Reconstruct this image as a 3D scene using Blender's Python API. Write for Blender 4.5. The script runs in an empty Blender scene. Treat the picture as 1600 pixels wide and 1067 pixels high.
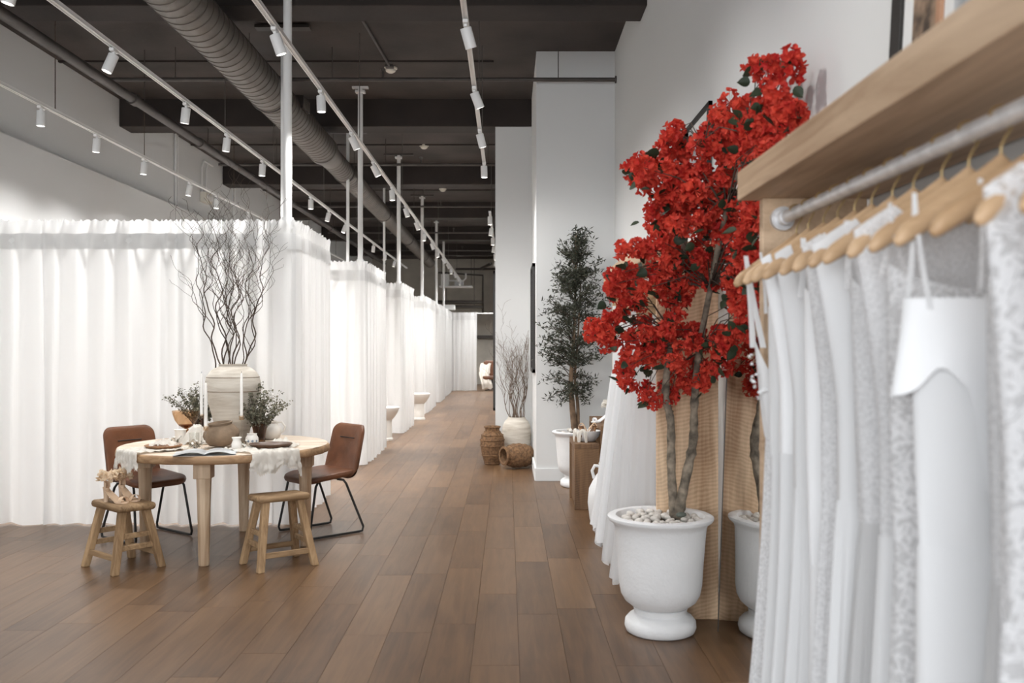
import bpy, math, random
from math import sin, cos, pi, radians as R
from mathutils import Vector, Matrix, noise

S = bpy.context.scene
COL = S.collection
F, VX, VY, CH = 1450.0, 793.0, 538.0, 1.5      # focal length in pixels (1600 wide), vanishing point, eye height

# ---------------------------------------------------------------- camera, world, light, exposure
cam = bpy.data.objects.new('camera', bpy.data.cameras.new('camera'))
COL.objects.link(cam)
cam.location = (0, 0, CH)
cam.rotation_euler = (R(90), 0, 0)
cam.data.sensor_width = 36.0
cam.data.lens = F / 1600 * 36
cam.data.shift_x = (800 - VX) / 1600
cam.data.shift_y = (VY - 533.5) / 1600
cam.data.clip_end = 200
cam.data.dof.use_dof = True
cam.data.dof.focus_distance = 7.5
cam.data.dof.aperture_fstop = 2.8
S.camera = cam

w = bpy.data.worlds.new('daylight')
S.world = w
w.use_nodes = True
w.node_tree.nodes['Background'].inputs[0].default_value = (0.80, 0.90, 1.0, 1)
w.node_tree.nodes['Background'].inputs[1].default_value = 0.7

def area(name, loc, rot, sx, sy, power, col):
    l = bpy.data.lights.new(name, 'AREA')
    l.shape = 'RECTANGLE'; l.size = sx; l.size_y = sy; l.energy = power; l.color = col
    o = bpy.data.objects.new(name, l); COL.objects.link(o)
    o.location = loc; o.rotation_euler = rot
    return o
# daylight coming in through the shop window behind the camera
area('shop_window_daylight', (-2.2, -3.4, 2.2), (R(90), 0, 0), 6.0, 3.8, 350, (0.95, 0.975, 1.0))
SPOT_W, SPOT_COL = 200, (1.0, 0.985, 0.965)

S.view_settings.view_transform = 'Standard'
S.view_settings.look = 'None'
S.view_settings.gamma = 1
S.view_settings.use_curve_mapping = False
S.view_settings.exposure = 0.05
try:
    S.cycles.max_bounces = 7; S.cycles.diffuse_bounces = 4
    S.cycles.transparent_max_bounces = 12
    S.cycles.sample_clamp_indirect = 6
except Exception:
    pass

# ---------------------------------------------------------------- helpers
class MB:
    def __init__(s): s.v = []; s.f = []
    def add(s, vs, fs, M=None):
        n = len(s.v)
        s.v += [tuple(M @ Vector(p)) for p in vs] if M is not None else [tuple(p) for p in vs]
        s.f += [tuple(i + n for i in f) for f in fs]
        return s
    def box(s, c, d, M=None):
        x, y, z = c; a, b, e = d[0] / 2, d[1] / 2, d[2] / 2
        vs = [(x + i * a, y + j * b, z + k * e) for k in (-1, 1) for j in (-1, 1) for i in (-1, 1)]
        return s.add(vs, [(0, 2, 3, 1), (4, 5, 7, 6), (0, 1, 5, 4), (2, 6, 7, 3), (0, 4, 6, 2), (1, 3, 7, 5)], M)
    def tube(s, pts, r, n=8, cap=True, M=None, closed=False, flat=1.0):
        pts = [Vector(p) for p in pts]; m = len(pts)
        rr = r if isinstance(r, (list, tuple)) else [r] * m
        T = []
        for i in range(m):
            if closed: t = pts[(i + 1) % m] - pts[i - 1]
            else: t = pts[min(i + 1, m - 1)] - pts[max(i - 1, 0)]
            T.append(t.normalized() if t.length > 1e-9 else Vector((0, 0, 1)))
        u = T[0].orthogonal().normalized(); vs = []; fs = []
        for i in range(m):
            u = u - T[i] * u.dot(T[i])
            u = u.normalized() if u.length > 1e-6 else T[i].orthogonal().normalized()
            b = T[i].cross(u)
            for k in range(n):
                a = 2 * pi * k / n
                vs.append(pts[i] + (u * cos(a) + b * sin(a) * flat) * rr[i])
        for i in range(m if closed else m - 1):
            j = (i + 1) % m
            for k in range(n):
                q = (k + 1) % n
                fs.append((i * n + k, i * n + q, j * n + q, j * n + k))
        if cap and not closed:
            fs.append(tuple(range(n - 1, -1, -1))); fs.append(tuple((m - 1) * n + k for k in range(n)))
        return s.add(vs, fs, M)
    def lathe(s, prof, n=32, M=None, wob=None, cap=True):
        m = len(prof); vs = []; fs = []
        for i, (r, z) in enumerate(prof):
            for k in range(n):
                a = 2 * pi * k / n
                q = r * (1 + (wob(a, z) if wob else 0))
                vs.append((q * cos(a), q * sin(a), z))
        for i in range(m - 1):
            for k in range(n):
                q = (k + 1) % n
                fs.append((i * n + k, i * n + q, (i + 1) * n + q, (i + 1) * n + k))
        if cap: fs.append(tuple(range(n - 1, -1, -1))); fs.append(tuple((m - 1) * n + k for k in range(n)))
        return s.add(vs, fs, M)
    def grid(s, fn, nu, nv, M=None, close=False):
        vs = [fn(i / nu, j / nv) for j in range(nv + 1) for i in range(nu + (0 if close else 1))]
        w_ = nu + (0 if close else 1); fs = []
        for j in range(nv):
            for i in range(nu):
                k = (i + 1) % w_
                fs.append((j * w_ + i, j * w_ + k, (j + 1) * w_ + k, (j + 1) * w_ + i))
        return s.add(vs, fs, M)
    def slab(s, wd, ht, t, r, deform=None, M=None, ns=6):
        # a cushion-like rounded slab lying in XY, thickness along Z
        out = []
        for cx, cy, a0 in ((1, 1, 0), (-1, 1, 90), (-1, -1, 180), (1, -1, 270)):
            for k in range(ns + 1):
                a = R(a0 + 90 * k / ns)
                out.append((cx * (wd / 2 - r) + r * cos(a), cy * (ht / 2 - r) + r * sin(a)))
        n = len(out); vs = []; fs = []
        layers = [(.02, .5), (.3, .5), (.6, .5), (.8, .5), (.93, .47), (.98, .32), (1, 0), (.98, -.32), (.93, -.47), (.8, -.5), (.6, -.5), (.3, -.5), (.02, -.5)]
        for sc, z in layers:
            for x, y in out:
                p = (x * sc, y * sc, z * t)
                vs.append(deform(*p) if deform else p)
        for i in range(len(layers) - 1):
            for k in range(n):
                q = (k + 1) % n
                fs.append((i * n + q, i * n + k, (i + 1) * n + k, (i + 1) * n + q))
        fs.append(tuple(range(n))); fs.append(tuple((len(layers) - 1) * n + k for k in range(n - 1, -1, -1)))
        return s.add(vs, fs, M)
    def obj(s, name, mat, parent=None, loc=(0, 0, 0), rot=(0, 0, 0), smooth=True, angle=40, bevel=0):
        me = bpy.data.meshes.new(name); me.from_pydata(s.v, [], s.f); me.update()
        if smooth:
            me.shade_smooth(); me.set_sharp_from_angle(angle=R(angle))
        if mat: me.materials.append(mat)
        o = bpy.data.objects.new(name, me); COL.objects.link(o)
        o.parent = parent; o.location = loc; o.rotation_euler = rot
        if bevel:
            b = o.modifiers.new('bevel', 'BEVEL'); b.width = bevel; b.segments = 2; b.limit_method = 'ANGLE'
        return o

def tag(o, label=None, cat=None, group=None, kind=None):
    if label: o['label'] = label
    if cat: o['category'] = cat
    if group: o['group'] = group
    if kind: o['kind'] = kind
    return o
def thing(name, label, cat, loc=(0, 0, 0), rz=0, group=None):
    o = bpy.data.objects.new(name, None); COL.objects.link(o)
    o.empty_display_size = .05
    o.location = loc; o.rotation_euler = (0, 0, rz)
    return tag(o, label, cat, group)
def children(o): return KIDS.get(o.name, [])
KIDS = {}
def copy_tree(src, loc, rot=None, label=None, parent=None, scale=None):
    c = src.copy(); COL.objects.link(c)
    if parent: c.parent = parent
    if loc is not None: c.location = loc
    if rot is not None: c.rotation_euler = rot
    if scale is not None: c.scale = scale
    if label: c['label'] = label
    for ch in list(src.children):
        if ch.type == 'LIGHT' or ch.type in ('MESH', 'EMPTY'):
            copy_tree(ch, None, parent=c)
    return c
def P(x, y, d): return Vector(((x - VX) * d / F, d, CH + (VY - y) * d / F))

# ---------------------------------------------------------------- materials
def mat(name, col, rough=.6, metal=0, bump=0, bscale=60, var=0, vscale=8, trans=0, spec=None, emit=None, coat=0):
    m = bpy.data.materials.new(name); m.use_nodes = True
    nt = m.node_tree; N = nt.nodes; L = nt.links; b = N['Principled BSDF']
    b.inputs['Base Color'].default_value = (*col, 1); b.inputs['Roughness'].default_value = rough
    b.inputs['Metallic'].default_value = metal
    if spec is not None: b.inputs['Specular IOR Level'].default_value = spec
    if trans: b.inputs['Transmission Weight'].default_value = trans
    if coat: b.inputs['Coat Weight'].default_value = coat
    if emit:
        b.inputs['Emission Color'].default_value = (*emit[0], 1); b.inputs['Emission Strength'].default_value = emit[1]
    if bump or var:
        tc = N.new('ShaderNodeTexCoord')
    if bump:
        n = N.new('ShaderNodeTexNoise'); n.inputs['Scale'].default_value = bscale; n.inputs['Detail'].default_value = 4
        bp = N.new('ShaderNodeBump'); bp.inputs['Strength'].default_value = bump; bp.inputs['Distance'].default_value = .01
        L.new(tc.outputs['Object'], n.inputs['Vector']); L.new(n.outputs['Fac'], bp.inputs['Height']); L.new(bp.outputs['Normal'], b.inputs['Normal'])
    if var:
        n2 = N.new('ShaderNodeTexNoise'); n2.inputs['Scale'].default_value = vscale; n2.inputs['Detail'].default_value = 5
        mx = N.new('ShaderNodeMix'); mx.data_type = 'RGBA'
        mx.inputs['A'].default_value = (*[max(0, c * (1 - var)) for c in col], 1)
        mx.inputs['B'].default_value = (*[min(1, c * (1 + var)) for c in col], 1)
        vr = N.new('ShaderNodeMapRange'); vr.inputs['From Min'].default_value = .33; vr.inputs['From Max'].default_value = .67
        L.new(tc.outputs['Object'], n2.inputs['Vector']); L.new(n2.outputs['Fac'], vr.inputs['Value']); L.new(vr.outputs[0], mx.inputs['Factor']); L.new(mx.outputs['Result'], b.inputs['Base Color'])
    return m

def wood(name, dark, light, axis='Y', scale=1.0, rough=.6, rand='object', saw=0, randamt=.35, bump=.25, grain=14, mapscale=None):
    m = bpy.data.materials.new(name); m.use_nodes = True
    nt = m.node_tree; N = nt.nodes; L = nt.links; b = N['Principled BSDF']
    b.inputs['Roughness'].default_value = rough
    tc = N.new('ShaderNodeTexCoord')
    mp = N.new('ShaderNodeMapping')
    s = [grain * scale] * 3; s['XYZ'.index(axis)] = 1.1 * scale
    mp.inputs['Scale'].default_value = mapscale or s
    if rand == 'object':
        oi = N.new('ShaderNodeObjectInfo'); rnd = oi.outputs['Random']
    else:
        ge = N.new('ShaderNodeNewGeometry'); rnd = ge.outputs['Random Per Island']
    off = N.new('ShaderNodeVectorMath'); off.operation = 'MULTIPLY_ADD'
    cx = N.new('ShaderNodeCombineXYZ')
    for k in range(3): L.new(rnd, cx.inputs[k])
    off.inputs[1].default_value = (37, 91, 53)
    L.new(cx.outputs[0], off.inputs[0]); L.new(tc.outputs['Object'], off.inputs[2])
    L.new(off.outputs[0], mp.inputs['Vector'])
    n = N.new('ShaderNodeTexNoise'); n.inputs['Scale'].default_value = 1.6; n.inputs['Detail'].default_value = 7; n.inputs['Roughness'].default_value = .62; n.inputs['Distortion'].default_value = .6
    L.new(mp.outputs[0], n.inputs['Vector'])
    n2 = N.new('ShaderNodeTexNoise'); n2.inputs['Scale'].default_value = 2.2 * scale; n2.inputs['Detail'].default_value = 2
    L.new(off.outputs[0], n2.inputs['Vector'])
    add = N.new('ShaderNodeMath'); add.operation = 'MULTIPLY_ADD'; add.inputs[1].default_value = .45
    L.new(n2.outputs['Fac'], add.inputs[0]); L.new(n.outputs['Fac'], add.inputs[2])
    add2 = N.new('ShaderNodeMath'); add2.operation = 'MULTIPLY_ADD'; add2.inputs[1].default_value = randamt
    L.new(rnd, add2.inputs[0]); L.new(add.outputs[0], add2.inputs[2])
    last = add2.outputs[0]
    if saw:
        mp2 = N.new('ShaderNodeMapping'); mp2.inputs['Rotation'].default_value = (0, R(12), R(12)); mp2.inputs['Scale'].default_value = (1, 1, 1)
        L.new(tc.outputs['Object'], mp2.inputs['Vector'])
        wv = N.new('ShaderNodeTexWave'); wv.bands_direction = {'Z': 'Z', 'Y': 'Y', 'X': 'X'}[axis if saw == 1 else 'Z']
        wv.inputs['Scale'].default_value = 15; wv.inputs['Distortion'].default_value = 7; wv.inputs['Detail'].default_value = 2; wv.inputs['Detail Scale'].default_value = .6
        L.new(mp2.outputs[0], wv.inputs['Vector'])
        add3 = N.new('ShaderNodeMath'); add3.operation = 'MULTIPLY_ADD'; add3.inputs[1].default_value = .10
        L.new(wv.outputs['Fac'], add3.inputs[0]); L.new(last, add3.inputs[2]); last = add3.outputs[0]
    cr = N.new('ShaderNodeValToRGB')
    lo = .53 + randamt * .15; hi = .93 + randamt * .8
    mr = N.new('ShaderNodeMapRange'); mr.inputs['From Min'].default_value = lo; mr.inputs['From Max'].default_value = hi
    L.new(last, mr.inputs['Value']); L.new(mr.outputs[0], cr.inputs['Fac'])
    cr.color_ramp.elements[0].color = (*dark, 1); cr.color_ramp.elements[1].color = (*light, 1)
    L.new(cr.outputs[0], b.inputs['Base Color'])
    bp = N.new('ShaderNodeBump'); bp.inputs['Strength'].default_value = bump; bp.inputs['Distance'].default_value = .004
    L.new(last, bp.inputs['Height']); L.new(bp.outputs['Normal'], b.inputs['Normal'])
    return m

def cloth(name, col, transl=.4, rough=.9, weave=500, alpha=0, bump=.12):
    m = bpy.data.materials.new(name); m.use_nodes = True
    nt = m.node_tree; N = nt.nodes; L = nt.links
    N.remove(N['Principled BSDF']); out = N['Material Output']
    d = N.new('ShaderNodeBsdfDiffuse'); d.inputs['Color'].default_value = (*col, 1)
    t = N.new('ShaderNodeBsdfTranslucent'); t.inputs['Color'].default_value = (*col, 1)
    tc = N.new('ShaderNodeTexCoord'); n = N.new('ShaderNodeTexNoise'); n.inputs['Scale'].default_value = weave; n.inputs['Detail'].default_value = 2
    bp = N.new('ShaderNodeBump'); bp.inputs['Strength'].default_value = bump; bp.inputs['Distance'].default_value = .003
    L.new(tc.outputs['Object'], n.inputs['Vector']); L.new(n.outputs['Fac'], bp.inputs['Height']); L.new(bp.outputs[0], d.inputs['Normal'])
    mx = N.new('ShaderNodeMixShader'); mx.inputs[0].default_value = transl
    L.new(d.outputs[0], mx.inputs[1]); L.new(t.outputs[0], mx.inputs[2])
    last = mx.outputs[0]
    if alpha:
        tr = N.new('ShaderNodeBsdfTransparent'); m2 = N.new('ShaderNodeMixShader'); m2.inputs[0].default_value = alpha
        L.new(last, m2.inputs[1]); L.new(tr.outputs[0], m2.inputs[2]); last = m2.outputs[0]
    L.new(last, out.inputs['Surface'])
    return m

def lace(name, col, scale, hole, transl=.3, thr=.5, soft=.12):
    m = cloth(name, col, transl); nt = m.node_tree; N = nt.nodes; L = nt.links
    out = N['Material Output']; last = out.inputs['Surface'].links[0].from_socket
    tc = N.new('ShaderNodeTexCoord')
    n = N.new('ShaderNodeTexNoise'); n.inputs['Scale'].default_value = scale; n.inputs['Detail'].default_value = 1.2; n.inputs['Distortion'].default_value = 1.6
    v = N.new('ShaderNodeTexVoronoi'); v.feature = 'DISTANCE_TO_EDGE'; v.inputs['Scale'].default_value = scale * 1.3
    wp = N.new('ShaderNodeVectorMath'); wp.operation = 'MULTIPLY_ADD'; wp.inputs[1].default_value = (.06, .06, .06)
    L.new(tc.outputs['Object'], n.inputs['Vector']); L.new(n.outputs['Color'], wp.inputs[0]); L.new(tc.outputs['Object'], wp.inputs[2])
    L.new(wp.outputs[0], v.inputs['Vector'])
    mr = N.new('ShaderNodeMapRange'); mr.inputs['From Min'].default_value = thr * .4; mr.inputs['From Max'].default_value = thr * .4 + soft
    mr.inputs['To Max'].default_value = hole
    L.new(v.outputs['Distance'], mr.inputs['Value'])
    tr = N.new('ShaderNodeBsdfTransparent'); mx = N.new('ShaderNodeMixShader')
    L.new(mr.outputs[0], mx.inputs[0]); L.new(last, mx.inputs[1]); L.new(tr.outputs[0], mx.inputs[2]); L.new(mx.outputs[0], out.inputs['Surface'])
    return m

def randcol(name, c1, c2, rough=.6, transl=.25, island=False):
    m = bpy.data.materials.new(name); m.use_nodes = True
    nt = m.node_tree; N = nt.nodes; L = nt.links
    N.remove(N['Principled BSDF']); out = N['Material Output']
    if island == 'noise':
        oi = N.new('ShaderNodeObjectInfo'); tc = N.new('ShaderNodeTexCoord'); ns = N.new('ShaderNodeTexNoise'); ns.inputs['Scale'].default_value = 22
        h = N.new('ShaderNodeMapRange'); h.inputs['From Min'].default_value = .35; h.inputs['From Max'].default_value = .65; h.inputs['To Max'].default_value = .6
        a = N.new('ShaderNodeMath'); a.operation = 'MULTIPLY_ADD'; a.inputs[1].default_value = .4; a.use_clamp = True
        L.new(tc.outputs['Object'], ns.inputs['Vector']); L.new(ns.outputs['Fac'], h.inputs['Value']); L.new(oi.outputs['Random'], a.inputs[0]); L.new(h.outputs[0], a.inputs[2]); rnd = a.outputs[0]
    elif island: rnd = N.new('ShaderNodeNewGeometry').outputs['Random Per Island']
    else:
        oi = N.new('ShaderNodeObjectInfo'); ge = N.new('ShaderNodeNewGeometry')
        a = N.new('ShaderNodeMath'); a.operation = 'MULTIPLY_ADD'; a.inputs[1].default_value = .5
        h = N.new('ShaderNodeMath'); h.operation = 'MULTIPLY'; h.inputs[1].default_value = .5
        L.new(ge.outputs['Random Per Island'], h.inputs[0]); L.new(oi.outputs['Random'], a.inputs[0]); L.new(h.outputs[0], a.inputs[2]); rnd = a.outputs[0]
    mx = N.new('ShaderNodeMix'); mx.data_type = 'RGBA'
    mx.inputs['A'].default_value = (*c1, 1); mx.inputs['B'].default_value = (*c2, 1); L.new(rnd, mx.inputs['Factor'])
    d = N.new('ShaderNodeBsdfPrincipled'); d.inputs['Roughness'].default_value = rough; d.inputs['Specular IOR Level'].default_value = .25
    t = N.new('ShaderNodeBsdfTranslucent')
    L.new(mx.outputs['Result'], d.inputs['Base Color']); L.new(mx.outputs['Result'], t.inputs['Color'])
    s = N.new('ShaderNodeMixShader'); s.inputs[0].default_value = transl
    L.new(d.outputs[0], s.inputs[1]); L.new(t.outputs[0], s.inputs[2]); L.new(s.outputs[0], out.inputs['Surface'])
    return m

M = {}
M['wall'] = mat('white_wall_paint', (.70, .705, .70), .85, bump=.05, bscale=220)
M['wall_far'] = mat('bare_grey_wall', (.56, .53, .47), .9, bump=.1, bscale=40, var=.12, vscale=2)
M['ceiling'] = mat('dark_ceiling_paint', (.047, .037, .032), .85, bump=.2, bscale=30, var=.35, vscale=1.3)
M['beam'] = mat('dark_beam_paint', (.027, .020, .017), .85, bump=.15, bscale=30, var=.25, vscale=2)
M['duct'] = mat('dark_duct_metal', (.135, .118, .102), .48, metal=.35, bump=.1, bscale=10, var=.2, vscale=3)
M['pipe'] = mat('dark_pipe_paint', (.06, .05, .045), .55, var=.2, vscale=5)
M['white_metal'] = mat('white_powder_coat', (.88, .88, .87), .4)
M['plastic'] = mat('cream_plastic', (.78, .75, .66), .5)
M['lamp_glow'] = mat('lit_lamp_lens', (1, 1, 1), .4, emit=((1, .96, .9), 14))
M['baseboard'] = mat('white_trim_paint', (.72, .73, .73), .5)
M['plank'] = wood('oak_floor_plank', (.082, .043, .021), (.192, .108, .054), 'Y', .9, .35, 'object', 0, .30, .08, 15)
M['plank_far'] = wood('oak_floor_plank_far', (.082, .043, .021), (.192, .108, .054), 'Y', .9, .35, 'island', 0, .30, .08, 15)
M['subfloor'] = mat('dark_joint', (.075, .042, .024), .8)
M['curtain'] = cloth('white_sheer_curtain', (.86, .86, .855), .42)
M['curtain_tape_shade'] = cloth('curtain_heading_tape_shade', (.78, .78, .775), .34)  # greyed: the dimmer light through the heading is put into its colour
M['tabletop'] = wood('pale_tabletop_wood', (.50, .375, .27), (.80, .70, .585), 'X', .6, .55, 'object', 0, .1, .15)
M['table_edge'] = wood('live_edge_wood', (.23, .125, .06), (.52, .34, .19), 'X', 1.3, .65, 'object', 0, .1, .4)
M['table_leg'] = wood('pale_leg_wood', (.33, .20, .11), (.72, .565, .40), 'Z', .8, .6, 'object', 0, .15, .25)
M['elm'] = wood('weathered_elm', (.17, .095, .042), (.53, .355, .195), 'Z', 1.4, .7, 'object', 0, .25, .5)
M['elm_seat'] = wood('weathered_elm_seat', (.16, .092, .042), (.50, .335, .185), 'X', 1.4, .7, 'object', 0, .15, .5)
M['leather'] = mat('brown_leather', (.150, .058, .026), .45, bump=.15, bscale=120, var=.3, vscale=6)
M['black_metal'] = mat('black_powder_steel', (.014, .013, .012), .45)
M['vase'] = mat('white_washed_clay', (.60, .555, .49), .9, bump=.6, bscale=30, var=.16, vscale=7)
M['vase'] = wood('white_washed_clay', (.43, .37, .30), (.72, .68, .61), 'Z', 1.0, .9, 'object', 0, .1, .5, 14, (1.6, 1.6, 13))
M['urn'] = mat('white_plaster_urn', (.80, .805, .81), .75, bump=.25, bscale=50, var=.03, vscale=5)
M['ceramic'] = mat('white_ceramic', (.80, .77, .72), .5, bump=.1, bscale=40)
M['clay'] = mat('brown_clay', (.215, .15, .098), .85, bump=.35, bscale=45, var=.28, vscale=9)
M['clay_in'] = mat('dark_clay_inside', (.09, .065, .045), .9)
M['amber'] = mat('amber_glass', (.86, .58, .34), .06, trans=.95, var=0)
M['amber_dark'] = mat('dark_amber_glass', (.16, .062, .022), .08, trans=.7)
M['glass'] = mat('clear_glass', (.97, .97, .96), .03, trans=1)
def thin_glass(name, tint, refl=.12, dens=.0):
    m = bpy.data.materials.new(name); m.use_nodes = True; nt = m.node_tree; N = nt.nodes; L = nt.links
    N.remove(N['Principled BSDF']); out = N['Material Output']
    t = N.new('ShaderNodeBsdfTransparent'); t.inputs[0].default_value = (*tint, 1)
    g = N.new('ShaderNodeBsdfGlossy'); g.inputs['Roughness'].default_value = .05
    lw = N.new('ShaderNodeLayerWeight'); pw = N.new('ShaderNodeMath'); pw.operation = 'POWER'; pw.inputs[1].default_value = 3.0
    fr = N.new('ShaderNodeMath'); fr.operation = 'MULTIPLY_ADD'; fr.inputs[1].default_value = .35; fr.inputs[2].default_value = .04
    L.new(lw.outputs['Facing'], pw.inputs[0]); L.new(pw.outputs[0], fr.inputs[0])
    mx = N.new('ShaderNodeMixShader'); L.new(fr.outputs[0], mx.inputs[0]); L.new(t.outputs[0], mx.inputs[1]); L.new(g.outputs[0], mx.inputs[2])
    L.new(mx.outputs[0], out.inputs['Surface']); return m
M['amber'] = thin_glass('amber_glass', (.93, .82, .70))
M['amber_dark'] = thin_glass('dark_amber_glass', (.55, .36, .22))
M['glass'] = thin_glass('clear_glass', (.95, .95, .94))
M['wax'] = mat('white_wax', (.88, .86, .82), .4)
M['brass'] = mat('dull_brass', (.62, .45, .22), .35, metal=.9)
M['linen'] = cloth('white_gauze_linen', (.80, .77, .71), .3, weave=180, bump=.5)
M['paper'] = mat('magazine_paper', (.46, .48, .49), .35, var=.35, vscale=9)
M['dark_dish'] = mat('dark_wood_dish', (.085, .042, .022), .4, var=.3, vscale=20)
M['tray'] = mat('brown_wood_dish', (.27, .135, .06), .5, var=.25, vscale=15)
M['twig'] = mat('brown_twig_bark', (.075, .052, .038), .8, var=.35, vscale=20)
M['twig_grey'] = mat('grey_twig_bark', (.15, .105, .075), .8, var=.35, vscale=20)
M['bark'] = mat('grey_brown_bark', (.20, .165, .125), .9, bump=1.0, bscale=34, var=.6, vscale=20)
M['bark2'] = mat('tan_bark', (.17, .11, .068), .9, bump=.8, bscale=28, var=.35, vscale=14)
M['eucalyptus'] = randcol('eucalyptus_leaf', (.085, .088, .058), (.27, .255, .185), .7, .15, True)
M['olive_leaf'] = randcol('olive_leaf', (.018, .022, .015), (.085, .088, .062), .6, .12, True)
M['bract'] = randcol('red_bract', (.45, .015, .016), (.82, .115, .065), .65, .3, 'noise')
M['b_leaf'] = randcol('dark_bougainvillea_leaf', (.012, .022, .012), (.045, .06, .032), .5, .1)
M['peach'] = mat('peach_satin', (.66, .48, .33), .5)
M['tulle_peach'] = cloth('peach_tulle', (.84, .70, .53), .4)
M['basket'] = mat('brown_wicker', (.175, .095, .045), .85, bump=.8, bscale=70, var=.45, vscale=35)
M['panel'] = wood('saw_marked_panel', (.34, .175, .08), (.90, .66, .44), 'Z', .55, .6, 'object', 1, .15, .35)
M['shelf'] = wood('thick_oak_shelf', (.34, .21, .12), (.72, .53, .36), 'Y', .6, .6, 'object', 0, .1, .25)
M['plinth'] = wood('old_pine_plinth', (.070, .034, .015), (.215, .118, .055), 'Z', .9, .6, 'object', 2, .15, .4)
M['hanger'] = wood('beech_hanger', (.45, .28, .15), (.70, .48, .29), 'X', .8, .5, 'object', 0, .2, .1)
M['galv'] = mat('galvanised_pipe', (.74, .74, .75), .42, metal=.45, bump=.15, bscale=60, var=.15, vscale=20)
M['mirror'] = mat('mirror_glass', (.86, .86, .85), .015, metal=1)
M['mirror_edge'] = mat('dark_mirror_edge', (.05, .045, .04), .4)
M['frame_black'] = mat('black_picture_frame', (.022, .019, .017), .5)
M['frame_oak'] = mat('copper_wood_frame', (.45, .24, .14), .5)
M['mat_white'] = mat('white_mount_board', (.78, .78, .77), .7)
M['art_brown'] = mat('brown_art_print', (.22, .15, .10), .7, var=.75, vscale=14)
M['art_grey'] = mat('grey_art_print', (.45, .46, .47), .7, var=.5, vscale=8)
M['pebble'] = randcol('pale_pebble', (.52, .48, .43), (.82, .79, .74), .6, 0)
M['pebble_dark'] = mat('dark_pebble', (.10, .115, .095), .6)
M['dress'] = cloth('white_crepe', (.89, .893, .90), .22)
M['satin'] = mat('white_satin', (.86, .863, .872), .62, bump=.1, bscale=6)
M['tulle'] = cloth('white_tulle', (.89, .89, .895), .5, alpha=.12)
M['lace_a'] = lace('white_leaf_lace', (.90, .90, .91), 26, .4, thr=.18, soft=.09)
M['lace_b'] = lace('white_dotted_lace', (.90, .90, .91), 24, .42, thr=.25, soft=.1)
M['lace_c'] = lace('white_fine_lace', (.90, .90, .91), 45, .2, thr=.2, soft=.1)
M['mesh_tan'] = cloth('skin_tone_mesh', (.62, .5, .4), .4)
M['throw'] = cloth('cream_throw', (.78, .73, .66), .1)
M['steel_dark'] = mat('dark_unit_steel', (.10, .09, .08), .5, metal=.3)
M['blue_motif'] = mat('blue_grey_glaze', (.22, .27, .33), .5)
M['moss'] = mat('soil', (.12, .09, .06), .95)

# ---------------------------------------------------------------- setting: floor, walls, ceiling
XL, XR, YB, YF, ZC, ZB = -5.1, 1.18, -3.6, 35.0, 4.72, 4.36
floor = MB().box(((XL + XR) / 2 - .4, (YB + YF) / 2, -.06), (XR - XL + 1.4, YF - YB, .096)).obj('floor', M['subfloor'], smooth=False)
tag(floor, kind='structure')
PW, PL, PG = .225, 1.24, .0016
planks = []
nx = int((XR - XL) / PW) + 1
rng = random.Random(4)
for i in range(nx):
    x = XR - PW / 2 - i * PW
    off = rng.random() * PL
    y = YB + off - PL
    while y < YF:
        y0, y1 = max(y, YB), min(y + PL, YF)
        if y1 - y0 > .02: planks.append((x, (y0 + y1) / 2, y1 - y0))
        y += PL
def in_view(p):
    x, y, l = p
    if y + l / 2 < 3.9: return False
    u = VX + F * x / max(y, .1); return -60 < u < 1400
vis = sorted([p for p in planks if in_view(p)], key=lambda p: (p[0] + .5) ** 2 + p[1] ** 2)
near = set(vis[:298])
full_mesh = None; far_mb = MB()
for p in planks:
    x, y, l = p
    if p in near:
        if abs(l - PL) < 1e-4:
            if full_mesh is None:
                o = MB().box((0, 0, -.005), (PW - PG, PL - PG, .01)).obj('plank', M['plank'], floor, (x, y, 0), smooth=False); full_mesh = o
            else:
                o = full_mesh.copy(); COL.objects.link(o); o.location = (x, y, 0)
        else:
            MB().box((0, 0, -.005), (PW - PG, l - PG, .01)).obj('plank', M['plank'], floor, (x, y, 0), smooth=False)
    else:
        far_mb.box((x, y, -.005), (PW - PG, l - PG, .01))
tag(far_mb.obj('distant_planks', M['plank_far'], floor, smooth=False), kind='stuff')

def wallbox(name, x0, x1, y0, y1, z0, z1, m='wall'):
    return tag(MB().box(((x0 + x1) / 2, (y0 + y1) / 2, (z0 + z1) / 2), (x1 - x0, y1 - y0, z1 - z0)).obj(name, M[m], smooth=False), kind='structure')
wallbox('wall_left', XL - .2, XL, YB, YF, 0, ZC + .2)
wl = wallbox('wall_lower_left', XL, XL + .13, YB, YF - 4, 0, 3.58)
wallbox('wall_right', XR, XR + .2, YB, 12.2, 0, ZC + .2)
wallbox('wall_pier', .317, XR, 10.2, 12.2, 0, ZC + .05)
wallbox('wall_middle_right', -.16, XR + .2, 12.2, YF, 0, ZC)
wallbox('wall_back', XL - .2, XR + .2, YF, YF + .2, 0, ZC + .2, 'wall_far')
tag(MB().box((.75, 10.19, .07), (.89, .024, .14)).box((.308, 11.2, .07), (.024, 2.0, .14)).obj('baseboard_pier', M['baseboard'], smooth=False, bevel=.004), kind='structure')
tag(MB().box((.08, 12.19, .07), (.44, .024, .14)).obj('baseboard_middle', M['baseboard'], smooth=False, bevel=.004), kind='structure')
tag(MB().box((1.168, 3.4, .07), (.024, 13.5, .14)).obj('baseboard_right', M['baseboard'], smooth=False, bevel=.004), kind='structure')

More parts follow.
